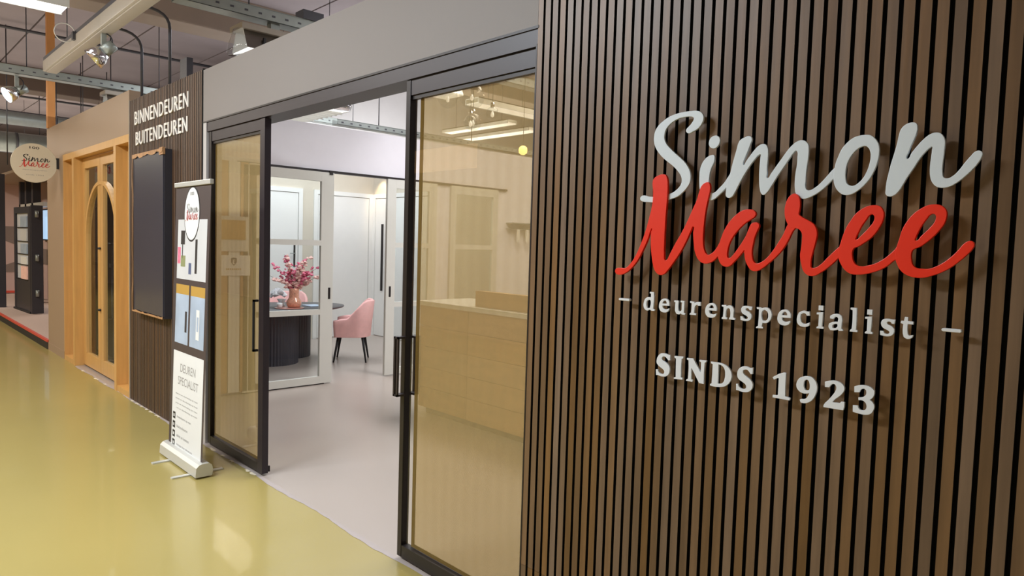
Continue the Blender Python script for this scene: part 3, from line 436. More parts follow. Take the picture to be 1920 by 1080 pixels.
# arch glazing bars
ar = .66; zc = 1.56
def archband(x_from, x_to, par):
    pts = []
    t0, t1 = (math.pi, math.pi/2) if x_from < x_to and x_to <= -9.05 else (math.pi/2, 0)
    if t0 == math.pi: pts.append((-9.06-ar, .18))
    for i in range(15):
        t = t0+(t1-t0)*i/14; pts.append((-9.06+ar*math.cos(t), zc+ar*math.sin(t)))
    if t1 == 0: pts.append((-9.06+ar, .18))
    vs, fs = [], []
    for i, (x, z) in enumerate(pts):
        a = pts[max(i-1, 0)]; b = pts[min(i+1, len(pts)-1)]; d = Vector((b[0]-a[0], b[1]-a[1])).normalized(); nx, nz = -d.y*.021, d.x*.021
        for yy in (.078, .135):
            vs += [(x+nx, yy, z+nz), (x-nx, yy, z-nz)]
    for i in range(len(pts)-1):
        k = 4*i; fs += [(k, k+4, k+5, k+1), (k+2, k+3, k+7, k+6), (k, k+2, k+6, k+4), (k+1, k+5, k+7, k+3)]
    finish('arch_bar', vs, fs, M_OAK, par)
archband(-9.8, -9.06, l1); archband(-9.06, -8.3, l2)
for i, (x, lf) in enumerate(((-9.16, l1), (-8.96, l2))):
    for s in (1, -1):
        tube('pull_handle', [(x, .108+s*.012, 1.53), (x, .108+s*.075, 1.53), (x, .108+s*.075, .66), (x, .108+s*.012, .66)] if s > 0 else [(x+.085*(1 if i == 0 else -1), .087, 1.47), (x+.085*(1 if i == 0 else -1), .06, 1.47)], .013, M_ALU2, lf, 8)
    tube('pull_handle', [(x+.085*(1 if i == 0 else -1), .087, .76), (x+.085*(1 if i == 0 else -1), .06, .76)], .013, M_ALU2, lf, 8)
# room behind the oak doors
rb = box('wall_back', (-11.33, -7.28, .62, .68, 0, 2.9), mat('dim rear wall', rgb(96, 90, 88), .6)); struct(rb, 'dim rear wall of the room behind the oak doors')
def sample_door(x, y, h, wd, m, lab):
    t = thing('sample_door', (x, y, 0), lab, 'door panel', 'sample doors behind the oak doors')
    box('panel', (x-wd/2, x+wd/2, y-.02, y+.02, .02, h), m, t); box('rail', (x-wd/2+.03, x+wd/2-.03, y-.028, y-.02, h*.6, h*.6+.05), M_GALV, t)
    box('foot', (x-wd/2, x+wd/2, y-.08, y+.08, 0, .02), M_PLUM, t)
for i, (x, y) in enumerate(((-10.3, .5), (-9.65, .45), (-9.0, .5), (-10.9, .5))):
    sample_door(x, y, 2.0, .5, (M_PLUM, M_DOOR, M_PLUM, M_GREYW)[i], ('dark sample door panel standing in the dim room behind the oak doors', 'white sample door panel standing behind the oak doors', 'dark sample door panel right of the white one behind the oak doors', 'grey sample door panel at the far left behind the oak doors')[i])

# ================================================================ bronze sliding doorset
fr = thing('trim_2', (-3.8, .02, 2.45), 'dark bronze aluminium track fascia over the shop opening', 'door track', kind='structure')
box('fascia', (-5.655, -2.015, .004, .16, 2.452, 2.53), M_ALU, fr)
box('shadow_cap', (-5.655, -2.015, -.002, .01, 2.522, 2.533), M_ALU2, fr)
boxes('inner_track', [(-4.56, -2.93, .16, .17, 2.49, 2.53), (-4.56, -2.93, .145, .16, 2.455, 2.47)], M_SILV, fr)
0 and boxes('soffit_strip', [(-4.56, -2.93, .105, .14, 2.44, 2.452)], M_GREYW, fr)
jamb = box('trim_3', (-2.027, -2.019, -.001, .12, 0, 2.46), M_ALU2); recentre(jamb); struct(jamb, 'thin black jamb between right glass door and walnut slats', 'trim')
def slider(x0, x1, ls, rs, y0, label, hside, name):
    d = thing(name, ((x0+x1)/2, y0+.02, 0), label, 'door', kind='structure')
    y1 = y0+.045; z0, z1 = .014, 2.45
    box('stile', (x0, x0+ls, y0, y1, z0, z1), M_ALU if ls > .06 else M_ALU2, d, .003); box('stile', (x1-rs, x1, y0, y1, z0, z1), M_ALU if rs > .05 else M_ALU2, d, .003)
    box('rail', (x0+ls, x1-rs, y0+.004, y1-.002, z1-.075, z1), M_ALU, d); box('rail', (x0+ls, x1-rs, y0+.002, y1-.002, z0, z0+.062), M_ALU2, d)
    box('glazing_bead', (x0+ls, x1-rs, y0+.012, y1-.01, z1-.095, z1-.075), M_ALU2, d)
    box('glass_pane', (x0+ls-.002, x1-rs+.002, y0+.018, y0+.026, z0+.06, z1-.073), M_GLASS, d)
    return d, y0, y1
dl, y0, y1 = slider(-5.575, -4.575, .055, .075, .012, 'left bronze sliding door with gold mesh in its glass', 'r', 'door_1')
box('film_hem', (-5.515, -5.49, .042, .044, .078, 2.355), M_OLIVE, dl); box('film_hem', (-5.49, -4.655, .042, .044, .078, .10), M_OLIVE, dl)
box('mesh_panel', (-5.488, -4.652, .0425, .0435, .10, 2.355), M_FILM, dl)
def pull(x, z0, z1, y, par, sgn):
    boxes('handle', [(x-.012, x+.012, y-.055, y-.045, z0, z1), (x-.012, x+.012, y-.055, y, z1-.012, z1), (x-.012, x+.012, y-.055, y, z0, z0+.012), (x-.012, x+.012, y-.004, y, z0, z1)], M_ALU, par)
boxes('handle', [(-4.672, -4.65, -.022, -.014, .86, 1.22), (-4.672, -4.65, -.022, .012, 1.205, 1.22), (-4.672, -4.65, -.022, .012, .86, .875)], M_BLACK, dl)
box('guide_block', (-4.60, -4.585, .057, .075, .02, .06), M_ALU2, dl)
dr2, y0, y1 = slider(-2.945, -2.02, .036, .018, .012, 'right bronze sliding door with gold mesh in its glass', 'l', 'door_2')
box('film_hem', (-2.862, -2.835, .042, .044, .078, 2.37), M_OLIVE, dr2); box('film_hem', (-2.835, -2.04, .042, .044, .078, .098), M_OLIVE, dr2)
box('mesh_panel', (-2.833, -2.04, .0425, .0435, .098, 2.37), M_FILM, dr2)
boxes('handle', [(-2.942, -2.93, -.036, -.026, .86, 1.165), (-2.916, -2.904, -.036, -.026, .86, 1.165), (-2.942, -2.904, -.036, .013, 1.155, 1.165), (-2.942, -2.904, -.036, .013, .86, .87)], M_ALU, dr2)
boxes('handle', [(-2.942, -2.93, .085, .095, .86, 1.165), (-2.90, -2.888, .085, .095, .86, 1.165), (-2.942, -2.888, .058, .095, 1.155, 1.165), (-2.942, -2.888, .058, .095, .86, .87)], M_ALU, dr2)

# ================================================================ interior of the shop
fas = thing('wall_back', (-7.2, 3.5, 2.43), 'white fascia wall above the row of white sliding doors', 'wall', kind='structure')
box('panel', (-7.28, -7.2, .12, 9.0, 2.43, 2.93), M_WHITEW, fas)
box('track', (-7.24, -7.17, .9, 4.7, 2.405, 2.43), M_ALU2, fas)
wl = boxes('wall_back', [(-7.28, -7.2, .12, 1.17, 0, 2.43), (-7.28, -7.2, 4.55, 9.0, 0, 2.43), (-7.28, -7.2, 3.47, 3.69, 0, 2.43)], M_WHITEW); struct(wl, 'white wall pieces between and beside the white sliding doors')
# tan display boards at the left behind the mesh glass
for i, (a, b, m) in enumerate(((.14, .79, M_PLANK), (.80, .915, M_DOOR), (.925, 1.0, M_PLANK), (1.01, 1.15, M_CREAM))):
    o = box('display_board', (-7.195, -7.16, a, b, .03 if i else .03, 2.42), m); recentre(o)
    tag(o, ('wide tan sample board on the wall behind the left glass door', 'white narrow sample board beside the wide tan one', 'narrow tan sample board between two pale ones', 'cream sample board nearest the shop opening')[i], 'board')
po = thing('poster', (-7.15, .85, 1.25), 'pale sign with a small brown shield emblem behind left glass door', 'poster')
box('sheet', (-7.158, -7.15, .68, 1.02, 1.25, 1.46), M_PAPER, po)
sh = [(.82, 1.43), (.85, 1.437), (.88, 1.43), (.878, 1.385), (.85, 1.35), (.822, 1.385)]
finish('emblem', [(-7.1485, a, b) for a, b in sh], [tuple(range(6))], M_TXTD, po)
finish('emblem_letter', [(-7.148, *p) for p in [(.838, 1.415), (.862, 1.415), (.862, 1.408), (.846, 1.408), (.846, 1.395), (.858, 1.395), (.858, 1.388), (.846, 1.388), (.846, 1.375), (.862, 1.375), (.862, 1.368), (.838, 1.368)]], [(0, 1, 2, 3), (4, 5, 6, 7), (8, 9, 10, 11), (0, 3, 8, 11)], M_PAPER, po)
boxes('line_of_text', [(-7.149, -7.1485, .77+.02*k, .782+.02*k, 1.31, 1.325) for k in range(8)], M_GOLD, po)
pp = thing('poster', (-7.15, .84, 1.5), 'framed golden picture above the shield sign behind left glass door', 'picture')
box('frame', (-7.158, -7.15, .69, 1.0, 1.5, 1.86), M_CREAM, pp); box('photo', (-7.149, -7.146, .72, .97, 1.62, 1.82), M_GOLD, pp)

def white_door(name, y0, y1, sl, sr, label, rails, x=-7.2, hd=None):
    d = thing(name, (x, (y0+y1)/2, 0), label, 'door', kind='structure'); z0, z1 = .012, 2.405
    box('stile', (x, x+.04, y0, y0+sl, z0, z1), M_CREAM, d, .002); box('stile', (x, x+.04, y1-sr, y1, z0, z1), M_CREAM, d, .002)
    box('rail', (x, x+.04, y0+sl, y1-sr, z0, .095), M_CREAM, d); box('rail', (x, x+.04, y0+sl, y1-sr, 2.30, z1), M_CREAM, d)
    for z in rails: box('glazing_bar', (x, x+.04, y0+sl, y1-sr, z-.03, z+.03), M_CREAM, d)
    box('glass_pane', (x+.016, x+.022, y0+sl, y1-sr, .095, 2.30), M_GLASS2, d)
    if hd: box('flush_pull', (x+.038, x+.042, hd-.014, hd+.014, .975, 1.105), M_ALU2, d)
    return d
a = white_door('door_4', .95, 1.99, .14, .155, 'cream glazed sliding door in front of the meeting table', (.83, 1.61), hd=1.945)
box('track_clip', (-7.17, -7.15, 1.93, 1.97, 2.38, 2.425), M_ALU2, a)
box('floor_gap', (-7.19, -7.165, 1.0, 1.9, .0, .012), M_ALU2, a)
white_door('door_5', 2.71, 3.46, .125, .125, 'cream glazed sliding door right of the pink chair', (.88, 1.61), hd=2.765)
white_door('door_6', 3.69, 4.52, .09, .09, 'cream glazed sliding door seen through the right mesh glass', (1.61,))

# meeting room behind
mr = boxes('wall_back', [(-10.68, -10.6, .68, 4.78, 0, 2.85), (-10.6, -7.28, 4.7, 4.78, 0, 2.85)], mat('greige wall paint', rgb(204, 196, 180), .5)); struct(mr, 'greige walls of the meeting room behind the glazed doors')
ch = box('trim_4', (-10.6, -10.588, .5, 2.9, 1.02, 1.05), M_CREAM); struct(ch, 'slim rail on the greige meeting room wall behind the flowers', 'trim')
def room_door(name, pts, label, axis, hsgn, hx=None):
    a0, a1 = pts; d = thing(name, (-10.58, (a0+a1)/2, 0) if axis == 'y' else ((a0+a1)/2, 4.68, 0), label, 'door', kind='structure')
    def bb(n_, u0, u1, v0, v1, dd, m):
        if axis == 'y': return box(n_, (-10.6, -10.6+dd, u0, u1, v0, v1), m, d)
        return box(n_, (u0, u1, 4.7-dd, 4.7, v0, v1), m, d)
    bb('frame', a0, a0+.07, 0, 2.47, .03, M_DOOR); bb('frame', a1-.07, a1, 0, 2.47, .03, M_DOOR); bb('frame', a0+.07, a1-.07, 2.40, 2.47, .03, M_DOOR)
    bb('door_leaf', a0+.078, a1-.078, .01, 2.392, .02, M_DOOR)
    return d
rd1 = room_door('door_7', (3.55, 4.67), 'tall plain white door on the left wall of the meeting room', 'y', 1)
rd0 = room_door('door_8', (2.25, 3.35), 'plain white door with slim dark lever seen through the glazed door', 'y', 1)
box('back_plate', (-10.58, -10.565, 3.20, 3.225, 1.2, 1.62), M_ALU2, rd0); tube('lever', [(-10.565, 3.21, 1.42), (-10.53, 3.21, 1.42), (-10.53, 3.12, 1.42)], .008, M_GALV, rd0, 6)
rd2 = room_door('door_9', (-10.57, -9.55), 'white cupboard door with long black handle on the meeting room back wall', 'x', 1)
box('long_handle', (-10.27, -10.24, 4.65, 4.68, .80, 1.95), M_ALU2, rd2)
g_ = box('trim_8', (-10.6, -10.575, 4.672, 4.70, 0, 2.47), M_GALVD); struct(g_, 'dark shadow gap strip in the meeting room corner', 'trim')
rd3 = room_door('door_10', (-9.5, -8.5), 'white door with steel lever behind the right glazed door', 'x', 1)
tube('lever', [(-9.38, 4.68, 1.12), (-9.38, 4.63, 1.12), (-9.28, 4.63, 1.12)], .009, M_GALV, rd3, 6); box('back_plate', (-9.395, -9.365, 4.672, 4.68, .98, 1.16), M_GALV, rd3)
# upper shell
up = boxes('wall_back', [(-10.78, -10.70, 2.9, 9, 2.86, 4.60), (-14, 2.5, 9, 9.1, 0, 4.62), (2.5, 2.6, -6, 9, 0, 4.62)], M_GREYW); struct(up, 'light grey upper wall of the hall beyond the shop fascia')
dn = thing('downlight', (-10.0, 4.45, 2.35), 'small warm downlight shining on the meeting room corner', 'lamp')
lathe('trim_ring', (-10.25, 4.45, 2.83), [(.05, 0), (.05, .02)], M_CHROME, dn, 16)
l = bpy.data.lights.new('warm_spot', 'SPOT'); l.energy = 16; l.color = (1, .72, .42); l.spot_size = R(70); l.spot_blend = .5; l.shadow_soft_size = .03
o = bpy.data.objects.new('warm_spot', l); COL.objects.link(o); o.parent = dn; o.location = (-.25, 0, .46); o.rotation_euler = (R(30), R(10), 0)

# ================================================================ meeting table, vase, flowers, chairs
def fluted(name, c, rx, ry, h, parent, nf=56):
    vs, fs = [], []
    n = nf*2
    for z in (0.0, h):
        for k in range(n):
            t = 2*math.pi*k/n; r = 1.0 if k % 2 else .975
            vs.append((c[0]+rx*r*math.cos(t), c[1]+ry*r*math.sin(t), z))
    for k in range(n): fs.append((k, (k+1) % n, n+(k+1) % n, n+k))
    fs.append(tuple(range(n, 2*n)))
    return finish(name, vs, fs, M_DKTAB, parent)
tb = thing('meeting_table', (-8.75, 2.0, 0), 'oval charcoal meeting table on dark fluted drums', 'table')
fluted('drum', (-8.83, 2.02), .36, .36, .715, tb); fluted('drum', (-9.25, 2.42), .34, .36, .715, tb, 50); fluted('drum', (-9.12, 1.5), .34, .34, .715, tb, 50)
lathe('tabletop', (-8.8, 1.98, .715), [(.93, 0), (.98, .008), (1.0, .02), (1.0, .028), (.995, .035)], M_TTOP, tb, 64, .62, 1.06)
va = thing('vase', (-8.53, 2.2, .75), 'coppery mosaic glass vase with bulb base holding pink flowers', 'vase')
lathe('body', (-8.53, 2.2, .75), [(.05, 0), (.08, .012), (.098, .05), (.094, .09), (.068, .125), (.064, .15), (.064, .22), (.067, .255), (.06, .255), (.055, .17)], M_COPPER, va, 28, caps=False)
fw = thing('flower_arrangement', (-8.53, 2.2, .98), 'spray of pink blossom branches in the coppery vase', 'flowers')
random.seed(11)
def blob(c, r, n=6):
    vs = [(c[0], c[1], c[2]+r), (c[0], c[1], c[2]-r*.7)]; fs = []
    for k in range(n):
        t = 2*math.pi*k/n+random.random()*.4; q = r*random.uniform(.8, 1.2); vs.append((c[0]+q*math.cos(t), c[1]+q*math.sin(t), c[2]+random.uniform(-.2, .2)*r))
    for k in range(n): fs += [(0, 2+k, 2+(k+1) % n), (1, 2+(k+1) % n, 2+k)]
    return vs, fs
# branch tips: offset in the (right-of-view, up) plane plus depth
rv = Vector((.69, .72, 0)); dv = Vector((-.72, .69, 0))
tips = [(-.28, .32, .02), (-.34, .2, -.1), (-.17, .46, .1), (-.10, .42, -.05), (.02, .36, .1), (.12, .40, 0), (.20, .42, -.08), (.30, .30, .05), (.31, .18, -.02), (.10, .22, .12), (-.12, .24, .12), (.2, .12, .1), (-.2, .15, 0), (.05, .2, 0), (-.05, .26, .05), (.24, .2, -.03), (.12, .28, -.06), (0, .12, .08)]
for i, (a, h, d) in enumerate(tips):
    p0 = Vector((-8.53, 2.2, .95)); p2 = p0+rv*a+dv*d+Vector((0, 0, h+.03)); p1 = p0+rv*a*.35+dv*d*.3+Vector((0, 0, h*.75))
    P = arc(p0, p1, p2, 9); st = tube('branch', P, [.0045-.0003*k for k in range(10)], M_STEM, fw, 5)
    lst = []
    for k in range(2 if i not in (2, 3) else 5, 10):
        for _ in range(3 if k < 8 else 2):
            q = P[k]+Vector((random.uniform(-.035, .035), random.uniform(-.035, .035), random.uniform(-.03, .03))); lst.append(blob(q, random.uniform(.014, .032)))
    b = finish('blossoms', *merge(lst), (M_BLOS, M_BLOS2, M_BLOS3, M_BLOS2, M_BLOS)[i % 5], st); b['kind'] = 'stuff'
co = thing('coral_ornament', (-8.72, 2.12, .75), 'white coral shaped ornament left of the coppery vase', 'ornament')
lst = []
for i in range(26):
    t = random.random()*2*math.pi; ph = random.random()*1.4; r = .09
    lst.append(blob((-8.74+r*math.cos(t)*math.sin(ph), 2.08+r*math.sin(t)*math.sin(ph), .87+r*1.0*math.cos(ph)), random.uniform(.03, .05), 7))
finish('coral', *merge(lst), M_CORAL, co); lathe('stand', (-8.72, 2.12, .75), [(.05, 0), (.045, .02), (.03, .05), (.06, .1)], M_CORAL, co, 14)
tr = lathe('serving_tray', (-8.45, 2.1, .751), [(.17, 0), (.185, .008), (.17, .004)], mat('rose metal tray', rgb(206, 150, 140), .3, metal=.4), None, 28); recentre(tr); tag(tr, 'round rose metal tray under the vase and candle', 'tray')
cd = thing('candle_holder', (-8.5, 2.0, .76), 'small white candle cup on the tray left of the vase', 'candle')
lathe('cup', (-8.5, 1.99, .761), [(.03, 0), (.036, .03), (.036, .06), (.03, .06), (.03, .045)], M_PAPER, cd, 16); lathe('wax', (-8.5, 1.99, .80), [(.029, 0), (.029, .006)], M_DOOR, cd, 16)
pb = box('paper_stack', (-9.0, -8.62, 1.55, 1.8, .75, .762), M_PAPER); recentre(pb); tag(pb, 'cream sheets of paper lying at the left end of the table', 'paper')
pb = box('magazine', (-8.75, -8.5, 2.42, 2.62, .75, .762), M_PHOTO2); recentre(pb); tag(pb, 'blue and white magazine lying right of the vase', 'magazine')

def tub_chair(c, ang, label, name='tub_chair'):
    t = thing(name, (c[0], c[1], 0), label, 'chair', 'pink velvet chairs around the meeting table')
    ca, sa = math.cos(ang), math.sin(ang)
    def W(x, y, z): return (c[0]+x*ca-y*sa, c[1]+x*sa+y*ca, z)
    # shell: local +y is the back; from front left round the back to front right
    n = 28; outer, rows = [], []
    prof = []
    for i in range(n+1):
        s = i/n; 
        if s < .3: x = -.27; y = -.22+.30*s/.3
        elif s > .7: x = .27; y = .08-.30*(s-.7)/.3
        else:
            th = math.pi-(s-.3)/.4*math.pi; x = .27*math.cos(th); y = .08+.19*math.sin(th)
        m = 1-abs(2*s-1); zt = .60+.25*max(0, min(1, (m-.35)/.4))**1.3*1.0
        zt -= .03*(1-min(1, m/.25))
        prof.append((x, y, zt))
    vs, fs = [], []
    for i, (x, y, zt) in enumerate(prof):
        k = .045; r = math.hypot(x, y-.0) or 1; nx, ny = x/r, (y)/r
        if abs(x) >= .269: nx, ny = (1 if x > 0 else -1), 0
        f = 1.06 if zt > .7 else 1.0
        vs += [W(x*.95, y*.95, .345), W(x, y, .5), W(x*f+nx*.01, y*f+ny*.02, zt-.02), W(x*f-nx*.01, y*f-ny*.01, zt), W(x*f-nx*.035, y*f-ny*.035, zt-.015), W(x-nx*k, y-ny*k, .5), W(x*.95-nx*k, y*.95-ny*k, .345)]
    for i in range(n):
        for j in range(6): fs.append((i*7+j, i*7+7+j, i*7+8+j, i*7+j+1))
    fs += [tuple(range(7)), tuple(n*7+j for j in range(6, -1, -1))]
    finish('backrest', vs, fs, M_PINK, t, True)
    # seat cushion
    sv, sf = [], []
    m_ = 24
    for (sc, z) in ((.86, .335), (.96, .35), (1, .39), (.98, .45), (.9, .475)):
        for k in range(m_):
            th = 2*math.pi*k/m_; cx, sy = math.cos(th), math.sin(th)
            p = 4; q = (abs(cx)**p+abs(sy)**p)**(-1/p); sv.append(W(.235*sc*q*cx, .225*sc*q*sy+.0, z))
    for j in range(4):
        for k in range(m_): sf.append((j*m_+k, j*m_+(k+1) % m_, (j+1)*m_+(k+1) % m_, (j+1)*m_+k))
    sf += [tuple(range(m_-1, -1, -1)), tuple(4*m_+k for k in range(m_))]
    finish('seat', sv, sf, M_PINK, t, True)
    for sx, sy in ((-1, -1), (1, -1), (-1, 1), (1, 1)):
        tube('leg', [W(sx*.17, sy*.16, .345), W(sx*.225, sy*.215, 0)], [.02, .011], M_WIRE, t, 10)
tub_chair((-8.42, 3.0), R(-36), 'pink velvet tub chair at the right end of the oval table')
tub_chair((-9.85, 2.75), R(62), 'pink velvet tub chair behind the vase, only its back showing')
tub_chair((-8.27, 1.42), R(174), 'pink velvet tub chair at the left end, mostly behind the bronze door')

# ================================================================ reception counter and things in the shop seen through the mesh
ct = thing('reception_counter', (-4.5, 2.3, 0), 'oak board reception counter seen through the right mesh glass', 'counter')
boxes('body', [(-5.44, -3.0, 2.0, 2.6, .06, 1.05)], M_PLANK, ct); box('plinth', (-5.4, -3.0, 2.03, 2.57, 0, .06), M_PLUM, ct)
for i in range(5):
    z0 = .065+i*.197; box('board', (-4.73, -3.0, 1.975, 2.0, z0, z0+.192), M_PLANK, ct)
    box('board', (-5.46, -4.74, 1.98, 2.0, z0, z0+.192), M_PLANK, ct)
box('worktop', (-5.48, -2.98, 1.95, 2.62, 1.05, 1.09), M_CREAM, ct)
boxes('upstand', [(-4.73, -3.0, 2.05, 2.12, 1.09, 1.23)], M_PLANK, ct)
for i, (x, y, z, r) in enumerate(((-5.52, 2.3, 3.08, .10), (-5.15, 2.3, 3.05, .12), (-5.36, 2.5, 2.86, .085), (-5.28, 2.4, 2.83, .07), (-5.02, 2.45, 2.9, .06))):
    p = thing('globe_pendant', (x, y, z), ('clear glass globe lamp, topmost left of the cluster above the counter', 'clear glass globe lamp, largest and rightmost in the top of the cluster', 'clear glass globe lamp, middle one of the cluster above the counter', 'small clear glass globe lamp hanging lowest in the cluster', 'smallest clear glass globe lamp at the right of the cluster')[i], 'lamp', 'glass globe lamps above the counter')
    lathe('globe', (x, y, z), [(r*math.sin(math.pi*k/12)+.001, -r*math.cos(math.pi*k/12)) for k in range(13)], M_CLEAR, p, 20)
    lathe('cap', (x, y, z+r*.92), [(.02, 0), (.02, .04), (.005, .05)], M_CHROME, p, 12); tube('cord', [(x, y, z+r), (x, y, 4.45)], .003, M_WIRE, p, 5)
    lathe('bulb', (x, y, z-.02), [(.003, -.02), (.016, -.01), (.018, .01), (.006, .04)], M_LAMPS, p, 10)
wp = thing('warm_disc_lamp', (-5.66, 3.5, 2.74), 'round warm yellow lamp seen high in the right mesh glass', 'lamp')
lathe('disc', (-5.66, 3.5, 2.72), [(.02, -.05), (.045, -.03), (.05, 0), (.045, .03), (.02, .05)], mat('warm glow', rgb(255, 220, 120), .4, emit=(1, .78, .3, 1), estr=3.0), wp, 20)
tube('cord', [(-5.66, 3.5, 2.77), (-5.66, 3.5, 4.45)], .003, M_WIRE, wp, 5)
def luminaire(name, bx, label, axis, lamp=M_LAMPW, hang=True, group=None, holes=True):
    x0, x1, y0, y1, z0, z1 = bx
    t = thing(name, ((x0+x1)/2, (y0+y1)/2, z0), label, 'light', group)
    if axis == 'y': boxes('housing', [(x0, x0+.012, y0, y1, z0, z1), (x1-.012, x1, y0, y1, z0, z1), (x0, x1, y0, y1, z1-.012, z1)], M_SILV, t)
    else: boxes('housing', [(x0, x1, y0, y0+.012, z0, z1), (x0, x1, y1-.012, y1, z0, z1), (x0, x1, y0, y1, z1-.012, z1)], M_SILV, t)
    box('diffuser', (x0+.013, x1-.013, y0+.013, y1-.013, z0+.004, z0+.02), lamp, t)
    if hang:
        pts = [((x0+x1)/2, y0+.15*(y1-y0)), ((x0+x1)/2, y1-.15*(y1-y0))] if axis == 'y' else [(x0+.15*(x1-x0), (y0+y1)/2), (x1-.15*(x1-x0), (y0+y1)/2)]
        for px, py in pts: tube('hanger', [(px, py, z1), (px, py, 4.42)], .004, M_GALVD, t, 5)
    return t
luminaire('strip_luminaire', (-7.3, -7.02, 4.0, 5.9, 3.5, 3.58), 'white strip light running inward, seen high through the right mesh glass', 'y', M_LAMPS)
luminaire('strip_luminaire', (-9.9, -8.0, 5.9, 6.15, 3.5, 3.56), 'lower of two white strip lights seen in the right mesh glass', 'x', M_LAMPS)
luminaire('strip_luminaire', (-9.4, -7.8, 5.25, 5.45, 3.5, 3.56), 'upper of two white strip lights seen in the right mesh glass', 'x', M_LAMPS)
hk = thing('wall_rack', (-7.17, 5.0, 1.85), 'thin white wall rail with hanging hooks seen in the right mesh glass', 'rack')
boxes('rail', [(-7.2, -7.06, 4.72, 5.4, 1.955, 1.97), (-7.2, -7.1, 4.72, 5.4, 1.88, 1.89)], M_GALV, hk)
for k in range(3): box('hook', (-7.12, -7.10, 4.85+.18*k, 4.90+.18*k, 1.70, 1.88), M_DOOR, hk)
# louvred luminaire above the fascia
lt = luminaire('louvre_luminaire', (-8.7, -7.06, 1.84, 2.12, 3.10, 3.20), 'white louvred luminaire above the shop fascia seen through the opening', 'x', M_LAMPS)
for i in range(14): box('louvre', (-8.65+.11*i, -8.64+.11*i, 1.855, 2.105, 3.078, 3.104), M_SILV, lt)
lathe('end_tube', (-7.05, 1.98, 3.15), [(.05, -.05), (.06, 0), (.05, .05)], M_CHROME, lt, 14, .5, 2.6)

# ================================================================ overhead: ceiling, beams, trays, pipes, lights
cl = box('ceiling', (-30, 2.6, -6, 12, 4.66, 4.78), M_CONC); struct(cl, 'dusky grey concrete slab ceiling of the hall', 'ceiling')
bmx = [(-30.0, -15.9), (-15.4, -9.4), (-8.95, -2.9), (-2.4, 2.6)]
for xa, xb in bmx:
    y = -6.0
    while y < 11.9:
        ln = xb-xa; box('slab', (xa, xb, y+.012, y+1.188, 4.60, 4.66), M_CONC, cl); y += 1.2
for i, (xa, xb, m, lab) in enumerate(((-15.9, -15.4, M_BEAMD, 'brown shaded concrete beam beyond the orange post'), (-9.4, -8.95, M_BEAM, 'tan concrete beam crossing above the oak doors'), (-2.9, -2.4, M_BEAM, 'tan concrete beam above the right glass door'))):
    o = box('trim_%d' % (5+i), (xa, xb, -6, 12, 4.2, 4.60), m, None, .02); recentre(o); struct(o, lab, 'beam')
    box('flange', (xa-.12, xb+.12, -6, 12, 4.46, 4.60), m, o)
for i, (x, z) in enumerate(((-12.2, 4.5), (-17.5, 4.4), (-19.5, 4.35))):
    o = tube('ceiling_pipe', [(x, -6, z), (x, 11, z)], .022, M_GALVD, None, 8); recentre(o)
    tag(o, ('thin dark pipe under the ceiling between the two beams', 'thin dark pipe just beyond the brown beam', 'farthest thin dark pipe beyond the brown beam')[i], 'pipe')
def tray(x, y0, y1, z, label, w=.16, h=.09):
    t = thing('cable_tray', (x, (y0+y1)/2, z), label, 'cable tray')
    boxes('channel', [(x+w/2-.004, x+w/2, y0, y1, z-h/2, z+h/2), (x-w/2, x-w/2+.004, y0, y1, z-h/2, z+h/2), (x-w/2, x+w/2, y0, y1, z-h/2, z-h/2+.004), (x+w/2-.02, x+w/2+.006, y0, y1, z+h/2, z+h/2+.004)], M_GALV, t)
    hs = []
    y = y0+.05
    while y < y1-.05:
        hs.append((x+w/2, x+w/2+.002, y, y+.03, z-.008, z+.008)); y += .12
    p = boxes('perforations', hs, M_GALVD, t); p['kind'] = 'stuff'
    y = y0+.6
    while y < y1: tube('drop_rod', [(x, y, z+h/2), (x, y, 4.6)], .006, M_GALVD, t, 5); y += 1.5
    return t
tray(-10.33, -4.0, 4.2, 3.565, 'galvanised cable tray crossing in front of the orange post')
tray(-6.0, -.1, 5.0, 3.56, 'galvanised cable tray above the taupe lintel')
tray(-7.45, 2.15, 6.0, 3.03, 'grey cable tray lying along the top of the shop fascia', .12, .06)
tk = thing('trunking', (-8, -.15, 3.56), 'ivory lighting trunking running along the facade from the tray', 'trunking')
box('duct', (-9.75, -4.4, -.335, -.19, 3.50, 3.62), M_TRUNK, tk, .006); box('cover_lip', (-9.7, -4.4, -.31, -.21, 3.486, 3.4995), M_TRUNK, tk)
box('side_channel', (-9.75, -4.4, -.33, -.28, 3.62, 3.66), M_GALVD, tk)
for x in (-8.9, -6.8): tube('drop_rod', [(x, -.26, 3.62), (x, -.26, 4.6)], .006, M_GALVD, tk, 5)
def spot(x, y, z, tilt, yaw, label, lit):
    t = thing('spotlight', (x, y, z), label, 'spotlight', 'chrome spotlights on the overhead rails')
    a = Vector((math.cos(yaw)*math.cos(tilt), math.sin(yaw)*math.cos(tilt), -math.sin(tilt)))
    box('bracket', (x-.02, x+.02, y-.02, y+.02, z+.06, z+.19), M_GALV, t)
    c = Vector((x, y, z)); P = [c-a*.1, c-a*.02, c, c+a*.1]
    tube('body', [c-a*.12, c-a*.11, c+a*.0], [.03, .05, .055], M_GALV, t, 18)
    tube('reflector', [c+a*.0, c+a*.05, c+a*.12], [.06, .085, .10], M_CHROME, t, 22)
    tube('lens', [c+a*.121, c+a*.126], [.092, .092], M_SPOT if lit else M_CLEAR, t, 22)
    tube('cable', arc((x, y, z+.18), (x+.12, y+.1, z+.12), (x+.03, y+.02, z-.0), 8), .006, M_WIRE, t, 6)
spot(-7.4, -.27, 3.32, R(42), R(-115), 'chrome spotlight hanging under the ivory trunking, unlit', False)
spot(-10.33, -.5, 3.32, R(30), R(-80), 'lit chrome spotlight at the far left under the cable tray', True)
